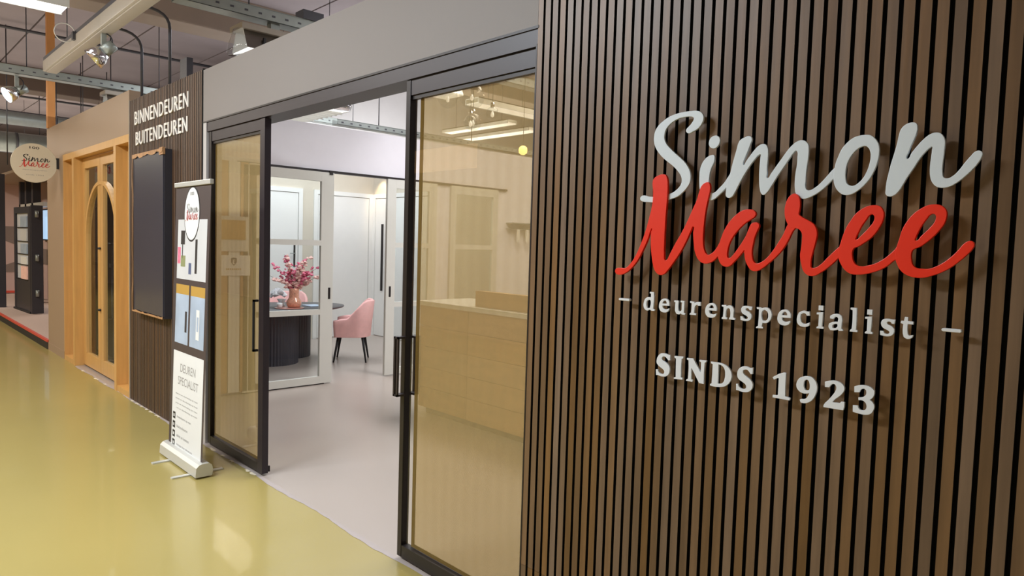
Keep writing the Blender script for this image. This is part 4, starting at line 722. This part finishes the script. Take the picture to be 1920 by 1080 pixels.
jr = thing('cable_reel', (-8.75, -.24, 3.62), 'small round cable coil hanging beside the ivory trunking', 'cable')
tube('coil', [(-8.2, -.42+.09*math.cos(t), 3.62+.09*math.sin(t)) for t in [k*math.pi*2/20 for k in range(20)]], .005, M_SILV, jr, 6)
box('plug', (-8.22, -8.16, -.36, -.33, 3.56, 3.64), M_GALVD, jr)
for i, (x, y0, z0, z1) in enumerate(((-10.33, .40, 3.24, 3.47), (-6.0, .38, 3.21, 3.43))):
    t = thing('tray_luminaire', (x, y0+.8, z0), ('open reflector luminaire under the tray behind the first walnut slats', 'open reflector luminaire under the tray above the taupe lintel')[i], 'light', 'open reflector luminaires under the trays')
    y1 = y0+2.4
    box('gear_tray', (x-.16, x+.10, y0+.02, y1, z1-.03, z1+.02), M_TRUNK, t, .004)
    vs = [(x+.06, y0+.05, z1-.03), (x+.06, y1, z1-.03), (x+.14, y1, z0+.03), (x+.14, y0+.05, z0+.03), (x-.10, y0+.05, z1-.03), (x-.10, y1, z1-.03), (x-.18, y1, z0+.03), (x-.18, y0+.05, z0+.03)]
    finish('reflector', vs, [(0, 1, 2, 3), (4, 7, 6, 5)], mat('dull mirror', rgb(150,146,140), .25, metal=.9), t)
    hl = []
    for k in range(8): hl.append((x+.10, x+.125, y0+.2+.22*k, y0+.22+.22*k, z0+.07, z0+.14))
    h = boxes('slots', hl, M_WIRE, t); h['kind'] = 'stuff'
    box('diffuser', (x-.175, x+.135, y0+.06, y1, z0+.02, z0+.03), M_LAMPS, t)
    lathe('end_cap', (x-.02, y0+.03, z0), [(.15, 0), (.17, .02), (.15, .09), (.10, .15), (.08, .2)], M_CLEAR, t, 20, 1, .35)
    boxes('mount', [(x-.04, x+.04, y0+.3, y0+.38, z1+.02, z1+.09)], M_GALV, t)
bxj = box('junction_box', (-6.05, -5.9, .95, 1.15, 3.61, 3.69), M_GALVD); recentre(bxj); tag(bxj, 'grey blue junction box on the tray above the lintel', 'junction box')
t = luminaire('troffer', (-7.50, -7.2, -2.6, -.58, 3.6, 3.72), 'bright white trough light at the top left corner of the view', 'y', M_LAMPW)
op = box('trim_9', (-11.36, -11.27, -.02, .07, 3.05, 4.6), M_ORANGE); recentre(op); struct(op, 'orange painted post rising from the beige wall to the ceiling', 'post')
for i, (pts, lab) in enumerate((([(-7.42, .06, 2.9), (-7.42, .06, 3.40)]+arc((-7.42, .06, 3.4), (-7.42, .06, 3.56), (-7.55, -.10, 3.6), 6), 'grey conduit with a bent top above the word lettering, left one'), ([(-6.62, .06, 2.9), (-6.62, .06, 3.45)]+arc((-6.62, .06, 3.45), (-6.62, .06, 3.6), (-6.78, -.10, 3.64), 6), 'grey conduit with a bent top above the word lettering, right one'))):
    o = tube('conduit', pts, .013, M_GALVD, None, 8); recentre(o); tag(o, lab, 'pipe', 'bent conduits behind the slatted wall')
o = box('bracket_post', (-6.33, -6.17, .05, .1, 2.9, 3.13), M_PLUM); recentre(o); tag(o, 'short dark post sticking up behind the slatted wall', 'post')
o = tube('bent_pipe', [(-7.2, .9, 3.75)]+arc((-7.2, .9, 3.70), (-7.2, .93, 3.58), (-7.2, 1.1, 3.57), 6)+[(-7.2, 3.5, 3.55)], .026, M_GALVD, None, 8); recentre(o); tag(o, 'dark bent pipe hanging above the left end of the lintel', 'pipe')
for i, (x, y, z0) in enumerate(((-12.5, -.3, 2.6), (-13.5, .5, 2.6), (-14.2, 1.0, 2.9), (-14.6, 1.5, 2.9), (-15.2, -.1, 2.5), (-11.9, .9, 3.1))):
    o = tube('suspension_rod', [(x, y, z0), (x, y, 4.6)], .008, M_GALVD, None, 5); recentre(o); tag(o, 'thin dark suspension rod hanging from the slab ceiling, '+('just right of the orange post', 'second right of the orange post', 'third right of the orange post, long', 'fourth right of the orange post', 'above the round sign', 'nearest the word lettering')[i], 'rod', 'suspension rods beyond the beige wall')
for i, (z, x, r, m, lab) in enumerate(((3.42, -13.6, .10, M_GALV, 'flat grey air duct crossing beyond the orange post'), (3.42, -17.2, .2, M_GALV, 'large round silver air duct, lower one far left'), (3.75, -21, .2, M_GALVD, 'dark round air duct in the far distance'))):
    t = thing('air_duct', (x, 0, z), lab, 'duct')
    tube('pipe', [(x, -5.9, z), (x, 3.5, z)], r, m, t, 20)
    for y in (-4, -2.5, -1, .5, 2): tube('collar', [(x, y-.02, z), (x, y+.02, z)], r+.012, M_GALVD, t, 20)
    for y in (-1.6, .9): tube('drop_rod', [(x, y, z+r), (x, y, 4.6)], .007, M_GALVD, t, 5)
t = luminaire('strip_luminaire', (-18.2, -18.0, -1.6, 1.2, 3.5, 3.58), 'thin white strip light beyond the orange post', 'y', M_LAMPS)

# ================================================================ far left neighbour
ft = box('wall_left', (-26.1, -26, -6, 9, 0, 4.66), M_BEAM); struct(ft, 'far end wall of the hall')
pf = thing('trim_10', (-17, 2, 0), 'raised platform of the neighbouring stand with red edge', 'platform', kind='structure')
box('deck', (-26, -11.46, .0, 4.6, 0, .125), M_CARPET, pf); box('riser', (-26, -11.46, -.012, 0, 0, .10), M_WIRE, pf); box('red_edge', (-26, -11.46, -.016, .02, .10, .13), M_REDT, pf)
nb = thing('wall_back', (-20.5, 2.5, 0), 'pinkish wall with taupe angular shapes on the neighbouring stand', 'wall', kind='structure')
box('panel', (-20.6, -20.5, .3, 4.6, .125, 2.75), M_MAUVE, nb); box('panel', (-20.5, -11.46, 4.6, 4.7, 0, 2.75), M_MAUVE, nb); box('panel', (-19.3, -17.0, 1.26, 1.32, .125, 2.75), M_MAUVE, nb); box('taupe_band', (-19.3, -17.0, 1.25, 1.26, .9, 1.25), M_MAUVD, nb)
for pts in ([(.35, 1.75), (.95, 1.75), (1.35, 1.15), (.75, 1.4)], [(.3, .65), (1.6, .65), (1.6, 1.1), (1.2, 1.0)]):
    v = [(-20.49, a, b) for a, b in pts]+[(-20.498, a, b) for a, b in pts]; finish('angular_shape', v, [(0, 1, 2, 3), (7, 6, 5, 4), (0, 4, 5, 1), (1, 5, 6, 2), (2, 6, 7, 3), (3, 7, 4, 0)], M_MAUVD, nb)
box('red_skirting', (-20.5, -20.47, .3, 4.6, .15, .2), M_REDT, nb); box('soffit', (-20.5, -11.46, .3, 4.6, 2.75, 2.8), M_BEIGE, nb)
o = box('dark_post', (-17.0, -16.86, .14, .26, .125, 2.75), M_PLUM); recentre(o); tag(o, 'dark slim post at the far left edge of the stand', 'post')
rk = thing('brochure_cabinet', (-15.9, .5, .125), 'dark framed cabinet with brochures behind glass on the raised stand', 'cabinet')
A = Vector((-16.6, .36)); B = Vector((-15.35, .42)); dirv = (B-A).normalized(); nrm = Vector((dirv.y, -dirv.x))
def ob(name, u0, u1, w0, w1, z0, z1, m, par, A=A, dirv=dirv, nrm=nrm):
    vs = []
    for z in (z0, z1):
        for u, v in ((u0, w0), (u1, w0), (u1, w1), (u0, w1)):
            p = A+dirv*u-nrm*v; vs.append((p.x, p.y, z))
    return finish(name, vs, [(0, 3, 2, 1), (4, 5, 6, 7), (0, 1, 5, 4), (1, 2, 6, 5), (2, 3, 7, 6), (3, 0, 4, 7)], m, par)
Lw = (B-A).length
ob('side_panel', 0, .12, 0, .1, .13, 2.1, M_PLUM, rk); ob('side_panel', Lw-.16, Lw, 0, .1, .13, 2.1, M_PLUM, rk)
ob('top_panel', .12, Lw-.16, 0, .1, 1.98, 2.1, M_PLUM, rk); ob('base_panel', .12, Lw-.16, .005, .1, .13, .72, M_PLUM, rk); ob('back_panel', .12, Lw-.16, .03, .1, .72, 1.98, mat('white board', rgb(200, 204, 212), .5), rk)
ob('plinth', -.02, Lw+.02, -.02, .1, .125, .16, M_WIRE, rk)
dk = thing('open_cabinet_door', (-15.26, .7, .125), 'dark opened cabinet leaf with steel hinges, right of the brochures', 'cabinet door')
box('leaf', (-15.30, -15.22, .42, .60, .14, 2.12), M_PLUM, dk)
for z in (.45, 1.1, 1.9): tube('hinge', [(-15.19, .50, z), (-15.19, .50, z+.12)], .03, M_GALV, dk, 8)
for i, (z, h, m) in enumerate(((1.72, .2, M_PHOTO2), (1.46, .22, M_PHOTO), (1.22, .18, M_PHOTO2), (1.02, .14, M_PAPER), (.74, .24, M_BLOS2))):
    o = ob('brochure', .5, .95, .004, .028, z, z+h, m, None); recentre(o); tag(o, ('topmost blue brochure in the dark cabinet', 'second brochure from the top in the dark cabinet', 'blue grey brochure in the middle of the dark cabinet', 'white stacked brochures in the dark cabinet', 'lowest, reddish brochure in the dark cabinet')[i], 'brochure', 'brochures in the dark cabinet')
    ob('shelf', .16, Lw-.16, .006, .03, z-.015, z-.001, M_ALU2, rk)
tv = thing('television', (-18.35, 1.22, 1.45), 'bright screen showing blue and pink picture at the stand', 'television')
box('casing', (-18.8, -17.9, 1.2, 1.25, 1.45, 2.15), M_WIRE, tv)
sc_ = mat('screen picture', rgb(120, 170, 210), .3, var=.5, scale=3, emit=(.45, .65, .9, 1), estr=.9); box('screen', (-18.77, -17.93, 1.19, 1.2, 1.48, 2.12), sc_, tv)
kf = thing('stand_frame', (-18.2, .9, .125), 'dark structural frame with glass above the brochure cabinet', 'frame')
for x in (-19.2, -18.5, -17.75): box('upright', (x-.09, x+.09, .85, .99, .125, 2.75), M_PLUM, kf)
box('transom', (-19.3, -16.6, .85, .99, 2.15, 2.24), M_SILV, kf)

# ================================================================ opposite side of the corridor (seen only as reflections)
wo = box('wall_front', (-30, 2.5, -6.1, -6.0, 0, 4.66), mat('opposite wall', rgb(176, 150, 120), .6, var=.05)); struct(wo, 'tan wall across the corridor')
tag(recentre(box('shop_sign', (-11.6, -9.4, -5.98, -5.9, 3.0, 3.42), mat('lit tan sign', rgb(230, 170, 100), .5, emit=(1, .66, .34, 1), estr=.9))), 'warm lit sign board across the corridor', 'sign')
for i, x in enumerate((-4.2, -9.5)):
    luminaire('strip_luminaire', (x-.1, x+.1, -4.6, -2.9, 3.9, 3.98), ('strip light across the corridor near the right glass door', 'strip light across the corridor by the oak doors')[i], 'y', M_LAMPW)

# ================================================================ big lettering on the slats
def lettering(name, items, label, m):
    t = thing(name, items[0][0], label, 'sign'); 
    return t
def place(contours, m, parent, fn, off, depth, bevel, nm='letter'):
    vs, fs = curve_mesh(contours, depth, bevel)
    ws = [tuple(a+b for a, b in zip(fn(*v), off)) for v in vs]
    return finish(nm, ws, fs, m, parent)
sg = thing('script_lettering', (-1.0, -.03, 1.8), 'large raised pale grey script word above the red one', 'sign')
sr = thing('script_lettering', (-1.0, -.04, 1.6), 'large raised red script word on the walnut slats', 'sign')
wi = 0
for i, (colr, cs) in enumerate(SCRIPT):
    if colr == 'white': place(cs, M_WLET, sg, FRONT, (0, -.031-.0003*wi, 0), .006, .0012, 'dot' if len(cs[0]) < 13 else 'letter'); wi += 1
    else: place(cs, M_RLET, sr, FRONT, (0, -.036-.0003*i, 0), .008, .0012)
for o_, n_ in ((sg, 4), (sr, 4)):
    for k in range(n_):
        x = -1.3+k*.26; z = 1.85 if o_ is sg else 1.6
def glyph_mesh(contours, depth, bevel):
    cu = bpy.data.curves.new('c', 'CURVE'); cu.dimensions = '2D'; cu.fill_mode = 'BOTH'; cu.extrude = depth/2; cu.bevel_depth = bevel; cu.resolution_u = 3; cu.bevel_resolution = 1
    for ct in contours:
        s = cu.splines.new('BEZIER'); s.bezier_points.add(len(ct)-1); s.use_cyclic_u = True; n = len(ct)
        for k, (q, p) in enumerate(zip(s.bezier_points, ct)):
            a = Vector(ct[k-1]); c = Vector(ct[(k+1) % n]); p_ = Vector(p); turn = (p_-a).angle(c-p_, 0)
            q.co = (p[0], p[1], 0); q.handle_left_type = q.handle_right_type = 'VECTOR' if turn > .75 else 'AUTO'
    return eval_curve(cu)
def put_glyph(contours, parent):
    vs, fs = glyph_mesh(contours, .006, .0007)
    return finish('letter', [(v[0], -.031-v[2], v[1]) for v in vs], fs, M_WLET2, parent)
t1 = thing('line_lettering', (-1.0, -.02, 1.43), 'row of small raised white serif letters reading deurenspecialist', 'sign')
for c, a, b, z in [('d', -1.425, -1.379, 1.431), ('e', -1.361, -1.321, 1.431), ('u', -1.302, -1.259, 1.43), ('r', -1.241, -1.203, 1.432), ('e', -1.184, -1.144, 1.43), ('n', -1.126, -1.08, 1.43), ('s', -1.061, -1.025, 1.431), ('p', -1.009, -0.962, 1.431), ('e', -0.942, -0.903, 1.43), ('c', -0.883, -0.847, 1.431), ('i', -0.827, -0.807, 1.431), ('a', -0.792, -0.753, 1.43), ('l', -0.735, -0.715, 1.432), ('i', -0.696, -0.676, 1.431), ('s', -0.656, -0.622, 1.43), ('t', -0.607, -0.577, 1.43)]:
    sc = [[(a+u*(b-a), z+v*.0465) for u, v in q] for q in SMALL[c]]
    if c == 'i': xm = (a+b)/2+.0005; sc.append([(xm-.006, z+.0535), (xm+.006, z+.0535), (xm+.006, z+.066), (xm-.006, z+.066)])
    put_glyph(sc, t1)
for a, b in ((-1.529, -1.489), (-.508, -.472)):
    vs, fs = ribbon([(a, 1.462), (b, 1.462)], .0085, .012, 0); finish('dash', [(v[0], -.024-v[2], v[1]) for v in vs], fs, M_WLET2, t1)
t2 = thing('line_lettering', (-1.0, -.02, 1.21), 'row of raised white bold serif letters reading SINDS 1923', 'sign')
for c, sc in BIG: put_glyph(sc, t2)
for tt, word, x0, x1, z0, z1, lab in (('B', 'BINNENDEUREN', -7.405, -5.965, 2.685, 2.812, 'upper line of white capitals reading BINNENDEUREN'), ('B', 'BUITENDEUREN', -7.37, -5.985, 2.49, 2.615, 'lower line of white capitals reading BUITENDEUREN')):
    t = thing('word_lettering', (-6.7, -.01, z0), lab, 'sign')
    vs, fs = text_mesh(word, .02, .006, 1.12); vs = fit(vs, x0, x1, z0, z1)
    for lv, lf in islands(vs, fs): finish('letter', [(v[0], -.006-v[2]*.4, v[1]) for v in lv], lf, M_VIN, t)

# ================================================================ wrapped screen on the slats
ws = thing('wrapped_screen', (-6.81, -.03, .92), 'tall dark screen still in packing, mounted on the slatted wall', 'screen')
box('panel', (-7.225, -6.39, -.068, -.058, .935, 2.365), M_SCREEN, ws, .003); box('casing', (-7.24, -6.375, -.058, 0, .92, 2.38), M_PLUM, ws)
random.seed(5)
def tape(p0, p1, wd, nrm, ax):
    n = 16; vs, fs = [], []
    for i in range(n+1):
        t = i/n; a = Vector(p0).lerp(Vector(p1), t); b = a+Vector(ax)*wd*random.uniform(.5, 1.1)
        o_ = Vector(nrm)*random.uniform(.002, .010)
        vs += [a-Vector(ax)*.004, a+o_, b+o_]
    for i in range(n): fs += [(3*i, 3*i+3, 3*i+4, 3*i+1), (3*i+1, 3*i+4, 3*i+5, 3*i+2)]
    return vs, fs
finish('packing_tape', *tape((-7.24, -.069, 2.382), (-6.375, -.069, 2.382), .038, (0, -1, 0), (0, 0, -1)), M_CARD, ws)
finish('packing_tape', *tape((-7.243, -.069, .92), (-7.243, -.069, 2.38), .018, (0, -1, 0), (1, 0, 0)), M_CARD, ws)
finish('packing_tape', *tape((-7.24, -.069, .918), (-6.375, -.069, .918), .022, (0, -1, 0), (0, 0, 1)), M_CARD, ws)
box('corner_cap', (-6.47, -6.372, -.075, -.055, 2.33, 2.392), M_CARD, ws)

# ================================================================ round hanging sign
rs = thing('round_sign', (-10.72, -.27, 2.53), 'round cream sign sticking out of the beige wall with red and black script', 'sign')
vs, fs = [], []
n = 56
for xx in (-10.735, -10.705):
    for k in range(n): vs.append((xx, -.27+.247*math.cos(2*math.pi*k/n), 2.513+.247*math.sin(2*math.pi*k/n)))
fs = [tuple(range(n)), tuple(range(2*n-1, n-1, -1))]+[(k, n+k, n+(k+1) % n, (k+1) % n) for k in range(n)]
finish('disc', vs, fs, mat('cream sign face', rgb(212, 202, 180), .5), rs)
boxes('bracket', [(-10.74, -10.70, -.03, .0, 2.46, 2.60), (-10.73, -10.71, -.04, -.0, 2.50, 2.56)], M_WIRE, rs)
def small_script(parent, cy, cz, width, fn, off, mw, mr_):
    allp = [p for c, cs in SCRIPT for q in cs for p in q]; x0 = min(p[0] for p in allp); x1 = max(p[0] for p in allp); z0 = min(p[1] for p in allp); z1 = max(p[1] for p in allp)
    s = width/(x1-x0)
    for c, cs in SCRIPT:
        place([[((p[0]-(x0+x1)/2)*s+cy, (p[1]-(z0+z1)/2)*s+cz) for p in q] for q in cs], mw if c == 'white' else mr_, parent, fn, off, .002, 0)
small_script(rs, -.265, 2.535, .33, SIDE, (-10.703, 0, 0), M_TXTD, M_TXTR)
def words(s, parent, x0, x1, z0, z1, m, fn, off, bold=0.0, nm='line_of_text'):
    vs, fs = text_mesh(s, 0, bold); vs = fit(vs, x0, x1, z0, z1); return finish(nm, [tuple(a+b for a, b in zip(fn(*v), off)) for v in vs], fs, m, parent)
words('100', rs, -.32, -.215, 2.69, 2.72, M_TXTD, SIDE, (-10.704, 0, 0), .01)
words('deurenspecialist', rs, -.395, -.135, 2.415, 2.43, M_TXT, SIDE, (-10.704, 0, 0))
words('sinds 1923', rs, -.36, -.17, 2.355, 2.368, M_TXT, SIDE, (-10.704, 0, 0))

# ================================================================ roll-up banner
rb = thing('rollup_banner', (-5.2, -.3, 0), 'roll-up banner with white, photo and text panels beside the left glass door', 'banner')
lean = .02
def BP(x, y, z): return (x+.08, -.305+.028*(z-.1), z)
def bq(name, x0, x1, z0, z1, m, lift, th=.0006):
    vs = []
    for l in (lift, lift+th):
        for x, z in ((x0, z0), (x1, z0), (x1, z1), (x0, z1)): a = BP(x, .1, z); vs.append((a[0], a[1]-l, a[2]))
    return finish(name, vs, [(0, 1, 2, 3), (7, 6, 5, 4), (0, 4, 5, 1), (1, 5, 6, 2), (2, 6, 7, 3), (3, 7, 4, 0)], m, rb)
bq('sheet', -5.565, -4.885, .05, 2.0, M_BANG, 0)
bq('photo_panel', -5.50, -4.93, 1.33, 1.76, M_PHOTO, .0008)
bq('photo_panel', -5.50, -5.235, .86, 1.22, M_PHOTO2, .0008); bq('photo_panel', -5.20, -4.93, .86, 1.22, M_PHOTO2, .0008)
bq('gold_band', -5.50, -5.235, 1.22, 1.29, M_GOLD, .0008); bq('gold_band', -5.20, -4.93, 1.22, 1.29, M_GOLD, .0008)
bq('text_panel', -5.51, -4.915, .07, .80, M_PAPER, .0008)
for a in ((-5.42, .74, .03), ):
    pass
boxes('photo_detail', [], M_TXTD, rb) if False else None
bq('photo_detail', -5.43, -5.35, 1.58, 1.68, M_TXTD, .0016); bq('photo_detail', -5.40, -5.385, 1.48, 1.58, M_TXTD, .0016)
bq('photo_detail', -5.14, -5.10, 1.38, 1.62, M_TXTD, .0016); bq('photo_detail', -5.26, -5.21, 1.37, 1.45, mat('blue print', rgb(84, 96, 130), .5), .0016)
bq('photo_detail', -5.49, -5.43, 1.44, 1.56, M_BLOS, .0016); bq('photo_detail', -5.42, -5.33, 1.42, 1.5, mat('green print', rgb(140, 146, 104), .5), .0016)
bq('photo_detail', -5.30, -5.262, .95, 1.1, M_PLUM, .0016); bq('photo_detail', -5.08, -5.02, .92, 1.13, M_PAPER, .0016); bq('photo_detail', -5.065, -5.035, .98, 1.08, M_PHOTO2, .0024)
n = 40; ell = [(-5.225+.142*math.cos(2*math.pi*k/n), 1.80+.185*math.sin(2*math.pi*k/n)) for k in range(n)]
for s, m, l in ((1.07, M_TXTD, .0016), (1.0, M_PAPER, .0024)):
    pts = [(-5.225+(x+5.225)*s, 1.80+(z-1.80)*s) for x, z in ell]; v = []
    for q in (0, .0006):
        for x, z in pts: a = BP(x, 0, z); v.append((a[0], a[1]-l-q, a[2]))
    finish('logo_disc', v, [tuple(range(n)), tuple(range(2*n-1, n-1, -1))]+[(k, n+k, n+(k+1) % n, (k+1) % n) for k in range(n)], m, rb)
BF = lambda x, y, z: BP(x, 0, y)
small_script(rb, -5.225, 1.81, .25, BF, (0, -.0045, 0), M_TXT, M_TXTR)
words('100', rb, -5.26, -5.19, 1.93, 1.955, M_TXT, BF, (0, -.0045, 0))
words('DEUREN', rb, -5.36, -5.06, .655, .715, M_TXT, BF, (0, -.002, 0)); words('SPECIALIST', rb, -5.40, -5.0, .56, .62, M_TXT, BF, (0, -.002, 0))
for k in range(4): words('deuren en deurbeslag op maat'[k:], rb, -5.44+.02*(k == 3), -5.0, .48-.035*k, .495-.035*k, M_TXT, BF, (0, -.002, 0))
for k in range(4):
    z = .30-.068*k
    bq('icon', -5.485, -5.435, z-.005, z+.045, M_TXTD, .0016); bq('icon_mark', -5.470, -5.450, z+.01, z+.03, M_PAPER, .0024)
    words(('binnendeuren op maat', 'buitendeuren', 'advies en inmeten', 'montage door vakmensen')[k], rb, -5.40, (-5.12, -5.18, -5.15, -5.08)[k], z+.008, z+.03, M_TXT, BF, (0, -.002, 0))
a0 = BP(0, 0, 2.0)
box('top_rail', (-5.495, -4.795, a0[1]-.014, a0[1]+.014, 1.995, 2.03), M_SILV, rb, .006)
tube('support_pole', [(-5.14, -.235, .05), (-5.14, -.235, 2.0)], .008, M_GALVD, rb, 8)
bmx_ = [( -5.575, -4.84)]
ca = []
for xx in (-5.52, -4.775):
    for y, z in ((-.36, .012), (-.355, .075), (-.335, .095), (-.315, .10), (-.27, .10), (-.25, .085), (-.243, .05), (-.25, .012)): ca.append((xx, y, z))
finish('cassette', ca, [tuple(range(7, -1, -1)), tuple(range(8, 16))]+[(k, (k+1) % 8, 8+(k+1) % 8, 8+k) for k in range(8)], M_SILV, rb)
for x in (-5.31, -4.90): box('foot', (x-.018, x+.018, -.475, -.13, 0, .008), M_SILV, rb); boxes('foot_pad', [(x-.02, x+.02, -.34, -.26, .008, .012)], M_WIRE, rb)
